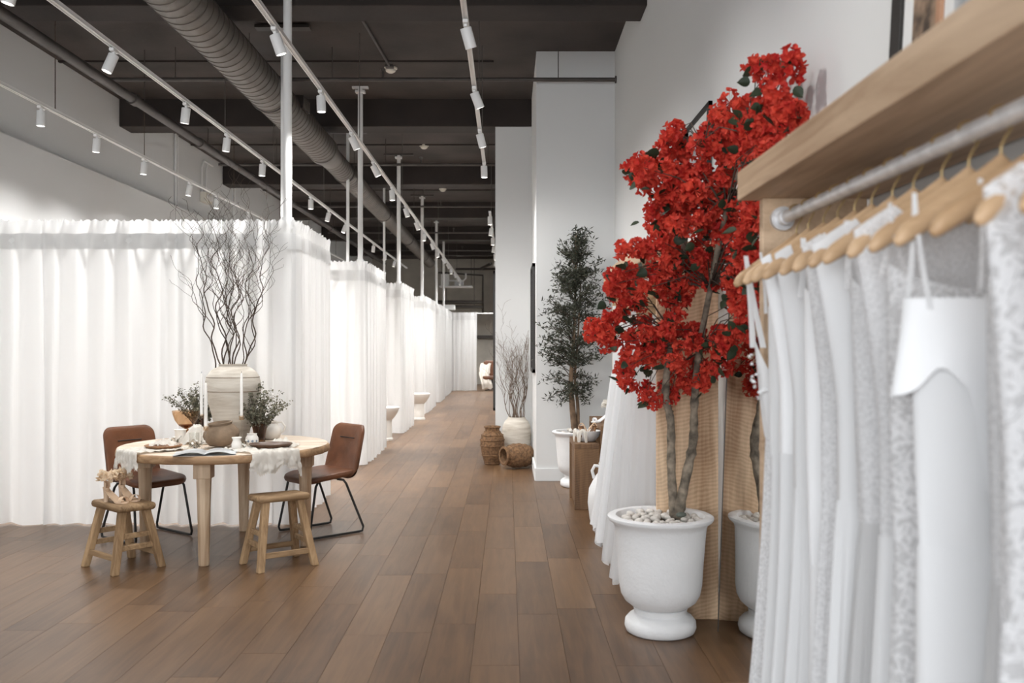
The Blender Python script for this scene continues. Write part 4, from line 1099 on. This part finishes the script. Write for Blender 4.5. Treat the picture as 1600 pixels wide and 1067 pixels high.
for k, q in enumerate(pts):
    c = P(q[0], q[1], q[2]) - B0
    c.x = min(c.x, 1.055 - B0.x)
    if len(protos) < 7: o = cluster_mesh(k).obj('flower_cluster', M['bract'], bt, smooth=False); protos.append(o)
    else: o = protos[k % 7].copy(); COL.objects.link(o)
    o.location = c; o.rotation_euler = (rb.uniform(-.5, .9), rb.uniform(-.7, .5), rb.uniform(0, 6.3)); s_ = rb.uniform(.6, .9); o.scale = (s_, s_, s_)
    # twig from the nearest trunk point that lies below
    best = min(axis, key=lambda a: (a - B0 - c).length + (.6 if a.z - B0.z > c.z + .05 else 0)) - B0
    mid = (best + c) / 2 + Vector((rb.uniform(-.05, .05), rb.uniform(-.05, .05), .06))
    stems.tube([best, best.lerp(mid, .6), mid, mid.lerp(c, .6), c], [.004, .003, .0024, .002, .0016], 5)
    # leaves close by
    for j in range(1 if k % 8 else 2):
        if len(lprotos) < 3:
            z = .045; kk = len(lprotos); b = .008 * (kk - 1)
            ol = [(.0, 0), (.12, .3), (.35, .46), (.62, .46), (.9, .3), (1.12, .1), (1.25, 0), (1.12, -.1), (.9, -.3), (.62, -.46), (.35, -.46), (.12, -.3)]
            o2 = MB().add([(z * p_, z * q_, .006 * abs(q_) * 2 + b * q_) for p_, q_ in ol] + [(z * .5, 0, -.003)], [(i_, (i_ + 1) % 12, 12) for i_ in range(12)]).obj('leaf', M['b_leaf'], bt, angle=180); lprotos.append(o2)
        else: o2 = lprotos[(k + j) % 3].copy(); COL.objects.link(o2)
        o2.location = c + Vector((rb.uniform(-.06, .035), rb.uniform(-.06, .05), rb.uniform(-.085, .02)))
        o2.rotation_euler = (rb.uniform(-1.4, 1.4), rb.uniform(-1, 1), rb.uniform(0, 6.3)); s_ = rb.uniform(.8, 1.25); o2.scale = (s_, s_, s_)
stems.obj('twigs', M['twig'], bt, angle=180)

# ---------------------------------------------------------------- olive tree
urn('smaller white footed urn holding the olive tree beside the pier', (.735, 9.82, 0), .96)
OX, OY = .715, 9.82
ot = thing('olive_tree', 'slender dark leaved olive tree in front of the grey pier', 'tree', (OX, OY, .55))
ro = random.Random(6); tw = MB(); lf = MB()
def sm(pts, n=6):
    pts = [Vector(q) for q in pts]; out = []
    for i in range(len(pts) - 1):
        a, b, c, d = pts[max(i - 1, 0)], pts[i], pts[i + 1], pts[min(i + 2, len(pts) - 1)]
        for k in range(n):
            u = k / n; out.append(.5 * ((2 * b) + (c - a) * u + (2 * a - 5 * b + 4 * c - d) * u * u + (3 * b - a - 3 * c + d) * u ** 3))
    return out + [pts[-1]]
tA = sm([(0.0, 0, 0), (-.03, 0, .3), (-.045, 0, .55), (-.02, 0, .9), (0, .01, 1.4), (.01, 0, 2.1)])
tB = sm([(.03, .02, 0), (.03, .02, .3), (0, .03, .6), (.03, .02, 1.0), (.06, 0, 1.6)])
MB().tube(tA, [.038 - .032 * i / len(tA) for i in range(len(tA))], 10).obj('trunk', M['bark2'], ot, angle=180)
MB().tube(tB, [.022 - .017 * i / len(tB) for i in range(len(tB))], 8).obj('trunk', M['bark2'], ot, angle=180)
for k in range(170):
    z = ro.uniform(.50, 2.08); kz = (z - .5) / 1.6
    wmax = .40 * (sin(pi * (.12 + .86 * kz ** .75)) ** .7) * (1.0 if kz < .8 else .75) + .03
    a = ro.uniform(0, 2 * pi); ln = wmax * math.sqrt(ro.uniform(.1, 1))
    src = min(tA, key=lambda q: abs(q.z - (z - .08)))
    tip = src + Vector((ln * cos(a), ln * sin(a) * .8, ro.uniform(.0, .25) if z > .7 else ro.uniform(-.12, .08)))
    mid = (src + tip) / 2 + Vector((0, 0, .04))
    tw.tube([src, mid, tip], [.006, .004, .002], 4)
    for j in range(42):
        u = ro.uniform(.3, 1.06); c = src * (1 - u) ** 2 + mid * 2 * u * (1 - u) + tip * u * u + Vector((ro.uniform(-1, 1), ro.uniform(-1, 1), ro.uniform(-1, 1))) * .035
        L_ = ro.uniform(.04, .068); w_ = L_ * .12
        rot = Matrix.Translation(c) @ Matrix.Rotation(ro.uniform(0, 6.3), 4, 'Z') @ Matrix.Rotation(ro.uniform(-1.2, .6), 4, 'Y') @ Matrix.Rotation(ro.uniform(0, 3), 4, 'X')
        lf.add([(0, 0, 0), (L_ * .5, w_, .002), (L_, 0, 0), (L_ * .5, -w_, .002)], [(0, 1, 2, 3)], rot)
tw.obj('twigs', M['twig'], ot, angle=180)
tag(lf.obj('leaves', M['olive_leaf'], ot, smooth=False), kind='stuff')
pebbles(.735, 9.82, .56, .18, 22, 8, 'pale pebble in the smaller urn under the olive tree', 'pebbles in the olive tree urn', 1.2)

# ---------------------------------------------------------------- plinths, bowl, shoes behind the second rack
t = thing('low_plinth', 'low dark wood waterfall plinth in the aisle carrying a white bowl', 'plinth', (.72, 8.41, 0))
MB().box((0, .35, .575), (.225, .70, .045)).obj('top_board', M['plinth'], t, smooth=False, bevel=.004)
MB().box((0, .022, .276), (.225, .044, .552)).obj('end_board', M['plinth'], t, smooth=False, bevel=.004)
MB().box((0, .678, .276), (.225, .044, .552)).obj('end_board', M['plinth'], t, smooth=False, bevel=.004)
MB().box((0, .35, .28), (.19, .61, .53)).obj('core', M['plinth'], t, smooth=False)
t = thing('tall_plinth', 'taller dark wood plinth standing behind the low plinth', 'plinth', (1.01, 8.40, 0))
MB().box((0, .6, .737), (.33, 1.2, .045)).obj('top_board', M['plinth'], t, smooth=False, bevel=.004)
for y in (.022, 1.178): MB().box((0, y, .357), (.33, .044, .714)).obj('end_board', M['plinth'], t, smooth=False, bevel=.004)
t = thing('white_bowl', 'white plaster bowl on the low plinth', 'bowl', (.745, 8.66, .5975))
MB().lathe([(.05, 0), (.075, .005), (.11, .05), (.128, .085), (.13, .1), (.122, .1), (.1, .055), (.03, .03)], 36).obj('body', M['urn'], t, angle=60)
def shawl(u, v):
    a = R(190 + 75 * u); s_ = v
    r_ = .118 + .02 * min(1, s_ * 3); z = .1 + .012 * (1 - s_) if s_ < .25 else .1 - (s_ - .25) * .17 * (.12 + .88 * abs(sin(2.5 * pi * u + .3)) ** 2)
    return (r_ * cos(a) * (1 + .03 * sin(u * 30)), r_ * sin(a) * (1 + .03 * sin(u * 30)), z + .012 * sin(u * 11))
tag(MB().grid(shawl, 40, 16).obj('lace_cloth', M['linen'], None, (.745, 8.66, .5975), angle=180), 'white lace cloth hanging over the bowl rim', 'cloth')
for k, (x, y, rz, lab) in enumerate(((.70, 8.62, 1.2, 'tan strappy shoe at the left in the white bowl'), (.79, 8.64, 1.9, 'tan strappy shoe at the right in the white bowl'))):
    t = thing('strappy_shoe', lab, 'shoe', (x, y, .635), rz, 'tan shoes in the bowl')
    def arch(u, v): return (-.06 + .15 * u, (v - .5) * .05 * (1 - .4 * u), .04 + .07 * (1 - u) ** 2)
    MB().grid(arch, 12, 4).obj('sole', M['tray'], t)
    for q in range(3): MB().tube([(-.04 + .035 * q, .03 * cos(a), .085 - .02 * q + .05 * sin(a)) for a in [pi * i / 10 for i in range(11)]], .005, 6).obj('strap', M['peach'], t)
    MB().tube([(-.055, 0, .1), (-.06, 0, .01)], [.012, .006], 8).obj('heel', M['tray'], t)
heel_shoe('white satin heel on the taller plinth', (.98, 8.85, .76), R(200), 'shoes on the tall plinth', 'satin', 'linen')
t = thing('handled_jug', 'white two-handled floor jug half hidden by the long white skirts', 'jug', (.79, 7.35, 0))
MB().lathe([(.07, 0), (.1, .01), (.14, .12), (.155, .25), (.145, .36), (.1, .45), (.06, .5), (.055, .53), (.07, .56), (.06, .56), (.045, .5)], 36).obj('body', M['urn'], t, angle=60)
for sg in (-1, 1): MB().tube([(sg * .055, 0, .535), (sg * .1, 0, .54), (sg * .12, 0, .5), (sg * .105, 0, .44)], .013, 8).obj('handle', M['urn'], t)

# ---------------------------------------------------------------- racks: shelf, end panels, rod
def rack(y0, y1, label, near_panel, zr):
    t = thing('clothes_rack', label, 'clothes rack', (0, y0, 0)); L_ = y1 - y0
    MB().box(((.75 + XR - .012) / 2, L_ / 2, 2.015), (XR - .012 - .75, L_, .093)).obj('shelf_board', M['shelf'], t, smooth=False, bevel=.004)
    for y in ([L_ - .045] + ([.02] if near_panel else [])):
        m_ = M['panel'] if near_panel else M['shelf']
        MB().box(((.815 + XR - .03) / 2, y, .984), (XR - .03 - .815, .04, 1.968)).obj('end_panel', m_, t, smooth=False, bevel=.004)
    o = MB().tube([(.875, .04, zr), (.875, L_ - .06, zr)], .019, 18).obj('hanging_rod', M['galv'], t)
    for y in [L_ - .075] + ([.05] if near_panel else []):
        MB().tube([(.875, y - .012, zr), (.875, y + .01, zr)], .038, 24).obj('rod_flange', M['galv'], t)
        MB().tube([(.875, y - .05, zr), (.875, y, zr)], .0235, 18).obj('rod_collar', M['galv'], t)
    return t
ZR = 1.9
rack(.35, 3.03, 'near wooden clothes rack with a thick shelf and steel rod', False, ZR)
rack(5.06, 7.25, 'farther wooden clothes rack behind the red flowering tree', True, ZR)

# mirror
t = thing('floor_mirror', 'tall frameless mirror leaning on the right wall beside the near urn', 'mirror', (1.098, 3.12, .004)); t.rotation_euler = (0, R(2.0), 0)
MB().box((.006, .86, 1.0), (.012, 1.72, 2.0)).obj('glass', M['mirror'], t, smooth=False)
MB().box((.02, .86, 1.0), (.014, 1.735, 2.004)).box((.008, 1.723, 1.0), (.02, .008, 2.004)).box((.008, .0, 1.0), (.02, .008, 2.004)).obj('frame_back', M['mirror_edge'], t, smooth=False)

# framed pictures on the shelves
def leaning(label, x, y0, y1, h, m_frame, m_art, bw=.035, mw=.08):
    t = thing('picture_frame', label, 'picture', (x, (y0 + y1) / 2, 2.064)); t.rotation_euler = (0, R(3), 0)
    w_ = y1 - y0
    MB().box((0, 0, bw / 2), (.024, w_, bw)).box((0, 0, h - bw / 2), (.024, w_, bw)).box((0, w_ / 2 - bw / 2, h / 2), (.024, bw, h)).box((0, -w_ / 2 + bw / 2, h / 2), (.024, bw, h)).obj('frame_border', m_frame, t, smooth=False, bevel=.002)
    MB().box((.004, 0, h / 2), (.01, w_ - bw, h - bw)).obj('mount', M['mat_white'], t, smooth=False)
    MB().box((-.002, 0, h / 2), (.004, w_ - 2 * bw - 2 * mw, h - 2 * bw - 2 * mw)).obj('print', m_art, t, smooth=False)
leaning('black framed picture on the far rack shelf, taller one behind', 1.125, 5.34, 6.02, .84, M['frame_black'], M['art_grey'])
leaning('black framed picture on the far rack shelf, lower one at the left', 1.09, 5.86, 6.58, .78, M['frame_black'], M['art_grey'])
leaning('black framed brown artwork on the near rack shelf', 1.13, 1.95, 2.76, .95, M['frame_black'], M['art_brown'], .07, .07)
leaning('copper framed artwork leaning in front on the near rack shelf', 1.085, 1.65, 2.36, .7, M['frame_oak'], M['art_grey'], .025, .06)

# ---------------------------------------------------------------- hangers and gowns
def hanger_proto():
    t = thing('wooden_hanger', '', 'hanger', (0, 0, 0))
    n = 60
    def arm(u, v):
        x = -.205 + .41 * u; k = abs(x) / .205
        zc = -.104 - .116 * k ** 1.15 + .014 * (1 - k) ** 6
        e_ = math.sqrt(max(.0009, 1 - max(0, (k - .88) / .12) ** 2)); hh = .03 * (1 - .35 * k) * e_; tt = .0085 * (1 + .6 * k) * e_
        a = 2 * pi * v
        return (x, tt * sin(a) + .05 * k * k * 0, zc + hh * cos(a))
    MB().grid(arm, n, 10).obj('shoulder_bar', M['hanger'], t, angle=180)
    pts = [(0, 0, -.06), (0, 0, -.024)] + [(.0205 * sin(a), 0, .0 + .0205 * cos(a) * -1 + .0) for a in [0.0]]
    pts = [(0, 0, -.11), (0, 0, -.05), (.006, 0, -.036), (.016, 0, -.022)] + [(.0235 * cos(a), 0, .0235 * sin(a)) for a in [R(-35 + 25 * k) for k in range(9)]]
    MB().tube(pts, .0024, 7).obj('hook', M['brass'], t)
    return t
HP = hanger_proto(); HP_used = False
def gown(name, label, loc, rz, spec, group):
    # spec: bust half width, waist half width, hem half width, top z, waist z, depth, material, folds, neck depth, strap x, sleeves
    t = thing(name, label, 'dress', (loc[0], loc[1], 0), rz, group)
    r = random.Random(spec.get('seed', 1)); mt = M[spec['mat']]; bm = M[spec.get('bmat', spec['mat'])]
    bw, ww, hw = spec['w']; zt, zw = spec['z']; dp, dh = spec['d']; nf = spec.get('folds', 11); neck = spec.get('neck', .1)
    ph = r.uniform(0, 6); hem = spec.get('hem', .015)
    def ring(u, k, z0, z1, top=False):
        a = 2 * pi * u; c, s_ = cos(a), sin(a)
        z = z0 + (z1 - z0) * k
        return a, c, s_, z
    def skirt(u, v):
        a = 2 * pi * u; c, s_ = cos(a), sin(a); z = zw + (hem - zw) * v
        fl = spec.get('flare', 1.0); k = v ** fl
        wx = ww + (hw - ww) * k; wy = dp * .8 + (dh - dp * .8) * k
        amp = (.02 + .10 * v) * (1 if v > .05 else v / .05)
        f = 1 + amp * (sin(nf * a + ph + 1.3 * sin(v * 2.2)) * .7 + .5 * sin((nf * 1.7) // 1 * a + ph * 2 + v))
        zz = z + (.02 * sin(nf * a + ph) * v if v > .9 else 0)
        return (wx * c * f + spec.get('lean', 0) * v, wy * s_ * f, zz)
    MB().grid(skirt, 96, 26, close=True).obj('skirt', mt, t, angle=180)
    def bodice(u, v):
        a = 2 * pi * u; c, s_ = cos(a), sin(a)
        if spec.get('shoulder'):
            ax = abs(c) * bw; nw = spec['shoulder']
            ze = ZR - .068 - .116 * (ax / .205) ** 1.15
            if ax < nw: ze -= neck * (1 - ax / nw) ** .8 * (1 if s_ < 0 else .3) + .01
            z = zw + (ze - zw) * v
            wx = ww + (bw - ww) * max(0, (v - .35) / .65) ** 1.3 if v > .35 else ww
            wy = dp * (.8 + .35 * sin(pi * min(1, v * .85))) * (1 - v ** 5) + .017 * v ** 5
            f = 1 + .03 * sin(7 * a + ph + v * 3) * (1 - v)
            return (wx * c * f, wy * s_ * f, z)
        zedge = zt - neck * (abs(s_) ** 1.5) + .012 * (1 - abs(s_))
        z = zw + (zedge - zw) * v
        k = v; sh = sin(pi * min(1, k * .8)) 
        wx = ww + (bw - ww) * (k ** .8); wy = dp * (.8 + .35 * sin(pi * min(1, k * .85)))
        f = 1 + .03 * sin(7 * a + ph + v * 3) * (1 - v)
        return (wx * c * f, wy * s_ * f, z)
    MB().grid(bodice, 72, 14, close=True).obj('bodice', bm, t, angle=180)
    if spec.get('belt'):
        MB().tube([((ww + .004) * cos(a), (dp * .8 + .004) * sin(a), zw) for a in [2 * pi * k / 40 for k in range(40)]], .009, 7, closed=True).obj('waist_band', M['satin'], t)
    if spec.get('strap'):
        sx, wd = spec['strap']
        for sg in (-1, 1):
            def strap(u, v):
                x = sg * (bw * .93 + (sx - bw * .93) * v); y = 0; z = zt - .01 + (spec['zh'] - zt + .03) * v
                return (x + (u - .5) * wd * (1 - .3 * v), dp * (.75 - .5 * v) * spec.get('fb', -1) * (1 - v) , z)
            for fb in (-1, 1):
                spec['fb'] = fb
                MB().grid(strap, 3, 8).obj('strap', bm, t, angle=180)
    if spec.get('sleeve'):
        for sg in (-1, 1):
            sl = spec['sleeve']
            pts = [(sg * (bw - .03), -.0, zt + .005), (sg * (bw + .0), -.012, zt - .05), (sg * (bw + .012), -.03, zt - .2), (sg * (bw + .0), -.04, zt - sl * .7), (sg * (bw - .01), -.035, zt - sl)]
            MB().tube(sm(pts, 5), [.012 + .032 * min(1, i / 5) - .012 * i / 20 for i in range(21)], 14, cap=False, flat=.4).obj('sleeve', bm, t, angle=180)
    if spec.get('overlay'):     # short cropped top over the bodice, its hem arched
        z1, z2 = spec['overlay']
        def crop(u, v):
            a = 2 * pi * u; c, s_ = cos(a), sin(a)
            st = max(0, min(1, (c + .50) / .18)); lo = z2 + .055 * math.exp(-((c + .70) / .2) ** 2) * (1 if s_ < 0 else 0) - .17 * st * st * (3 - 2 * st)
            z = z1 + (lo - z1) * v
            f = 1 + .035 * sin(6 * a + 2 * v) * v
            return ((bw + .016 + .016 * v) * c * f, (dp * 1.02 + .006 + .008 * v) * s_ * f, z)
        MB().grid(crop, 120, 16, close=True).obj('cropped_top', M['satin'], t, angle=180)
    if spec.get('trim'):        # ruffled trim at the neckline
        mb = MB()
        for k in range(40):
            a = 2 * pi * k / 40; p_ = Vector(bodice(k / 40, 1))
            rot = Matrix.Translation(p_ + Vector((.01 * cos(a), .01 * sin(a), -.01 - .1 * r.random()))) @ Matrix.Rotation(a, 4, 'Z') @ Matrix.Rotation(r.uniform(.6, 1.6), 4, 'Y')
            z = r.uniform(.009, .015); q = r.uniform(0, 6)
            mb.grid(lambda u, v: (v * z * cos(2.6 * (u - .5)), v * z * sin(2.6 * (u - .5)), .006 * v * sin(u * 12 + q)), 6, 2, rot)
        tag(mb.obj('petal_trim', bm, t, angle=180), kind='stuff')
    return t
near_specs = [
    ('farthest gown on the near rack, beaded deep V bodice with thin straps', dict(w=(.135, .10, .20), z=(1.50, 1.22), d=(.045, .07), mat='lace_c', bmat='dress', neck=.16, strap=(.165, .02), trim=1, folds=9, seed=1, flare=1.6)),
    ('second gown from the flowers on the near rack, plain with thin straps', dict(w=(.125, .115, .19), z=(1.60, 1.18), d=(.045, .065), mat='dress', neck=.04, strap=(.15, .011), folds=8, seed=2, flare=1.8)),
    ('third gown from the flowers, smooth V neck with wide straps', dict(w=(.175, .125, .2), z=(1.56, 1.20), d=(.05, .068), mat='dress', bmat='satin', neck=.30, shoulder=.15, folds=7, seed=3, flare=2.2)),
    ('fourth gown from the flowers, sleeveless with gathered bust', dict(w=(.17, .12, .19), z=(1.57, 1.12), d=(.05, .065), mat='dress', neck=.22, shoulder=.13, folds=11, seed=4, flare=1.5)),
    ('fifth gown from the flowers, with a flat flared train panel', dict(w=(.135, .12, .21), z=(1.63, .95), d=(.05, .07), mat='satin', neck=.08, strap=(.14, .02), folds=6, seed=5, flare=2.6)),
    ('sixth gown from the flowers, fine lace with low round neck', dict(w=(.18, .125, .19), z=(1.58, 1.15), d=(.05, .065), mat='lace_c', neck=.2, shoulder=.12, folds=9, seed=6)),
    ('seventh gown from the flowers, plain crepe with high shoulders', dict(w=(.195, .135, .19), z=(1.63, 1.15), d=(.05, .062), mat='dress', neck=.1, shoulder=.09, folds=8, seed=7)),
    ('eighth gown from the flowers, soft tulle with lace top', dict(w=(.14, .12, .2), z=(1.63, 1.12), d=(.05, .068), mat='tulle', bmat='lace_c', neck=.05, strap=(.15, .016), folds=13, seed=8)),
    ('ninth gown from the flowers, fine lace bodice and round neck', dict(w=(.19, .135, .19), z=(1.70, 1.12), d=(.05, .062), mat='dress', bmat='lace_c', neck=.1, shoulder=.1, folds=9, seed=9)),
    ('tenth gown from the flowers, openwork leaf lace all over', dict(w=(.165, .15, .19), z=(1.64, 1.1), d=(.055, .068), mat='lace_a', neck=.04, strap=(.16, .012), folds=7, seed=10)),
    ('gown with a smooth cropped satin top and arched hem on the near rack', dict(w=(.17, .16, .175), z=(1.57, 1.15), d=(.05, .06), mat='dress', bmat='dress', neck=.03, strap=(.165, .012), overlay=(1.58, 1.405), folds=4, seed=11)),
    ('third nearest gown on the near rack, pale sheer with narrow straps', dict(w=(.105, .10, .15), z=(1.60, 1.12), d=(.05, .065), mat='tulle', bmat='lace_c', neck=.03, strap=(.12, .011), folds=12, seed=12)),
    ('second nearest gown on the near rack, heavily dotted lace', dict(w=(.19, .16, .19), z=(1.66, 1.1), d=(.055, .07), mat='lace_b', neck=.1, shoulder=.11, folds=8, seed=13)),
    ('nearest gown on the near rack, dense dotted lace at the frame edge', dict(w=(.19, .16, .18), z=(1.66, 1.1), d=(.055, .07), mat='lace_b', neck=.1, shoulder=.11, folds=8, seed=14)),
]
ys = (2.81, 2.70, 2.57, 2.46, 2.34, 2.23, 2.11, 2.0, 1.87, 1.76, 1.645, 1.49, 1.36, 1.24)
rh = random.Random(2)
hl = ['farthest wooden hanger on the near rack', 'second wooden hanger from the rod flange', 'third wooden hanger from the rod flange', 'fourth wooden hanger from the rod flange', 'fifth wooden hanger from the rod flange', 'sixth wooden hanger from the rod flange', 'seventh wooden hanger from the rod flange', 'eighth wooden hanger from the rod flange', 'ninth wooden hanger from the rod flange', 'tenth wooden hanger from the rod flange', 'wooden hanger holding the cropped satin top', 'wooden hanger holding the pale sheer gown', 'wooden hanger holding the heavily dotted lace gown', 'nearest wooden hanger at the frame edge']
for k, (y, (lab, sp_)) in enumerate(zip(ys, near_specs)):
    rz = R(rh.uniform(2, 12))
    if k == 0: h = HP; h.location = (.875, y, ZR); h.rotation_euler = (0, 0, rz)
    else: h = copy_tree(HP, (.875, y, ZR), (0, 0, rz))
    h['label'] = hl[k]; h['group'] = 'wooden hangers on the near rack'
    sp_['zh'] = ZR - .155 if not sp_.get('sleeve') else ZR - .15
    gown('white_gown', lab, (.875, y), rz, sp_, 'white gowns on the near rack')
far_specs = [
    ('white gown at the near end of the far rack with a full tulle skirt', dict(hem=.12, w=(.15, .15, .255), z=(1.6, 1.38), d=(.06, .13), mat='tulle', bmat='lace_c', neck=.1, strap=(.14, .03), folds=15, seed=31, flare=.8, lean=-.0)),
    ('second white gown on the far rack with flowing skirt', dict(hem=.16, w=(.15, .15, .262), z=(1.6, 1.36), d=(.06, .13), mat='tulle', bmat='dress', neck=.1, strap=(.14, .03), folds=13, seed=32, flare=.85, lean=-.01)),
    ('third white gown on the far rack with a spreading hem', dict(hem=.2, w=(.15, .15, .265), z=(1.6, 1.34), d=(.06, .13), mat='dress', neck=.1, strap=(.14, .03), folds=12, seed=33, flare=.85, lean=-.02)),
    ('fourth white gown on the far rack, seen past the skirts', dict(hem=.24, w=(.15, .15, .262), z=(1.6, 1.34), d=(.06, .13), mat='dress', neck=.1, strap=(.14, .03), folds=10, seed=34, flare=.85, lean=-.02)),
]
for k, (y, (lab, sp_)) in enumerate(zip((5.42, 5.72, 6.05, 6.4), far_specs)):
    h = copy_tree(HP, (.875, y, ZR), (0, 0, R(3)))
    h['label'] = 'wooden hanger on the far rack holding the %s gown' % ('nearest', 'second', 'third', 'fourth')[k]; h['group'] = 'wooden hangers on the far rack'
    sp_['zh'] = ZR - .155
    gown('white_gown', lab, (.875, y), R(3), sp_, 'white gowns on the far rack')
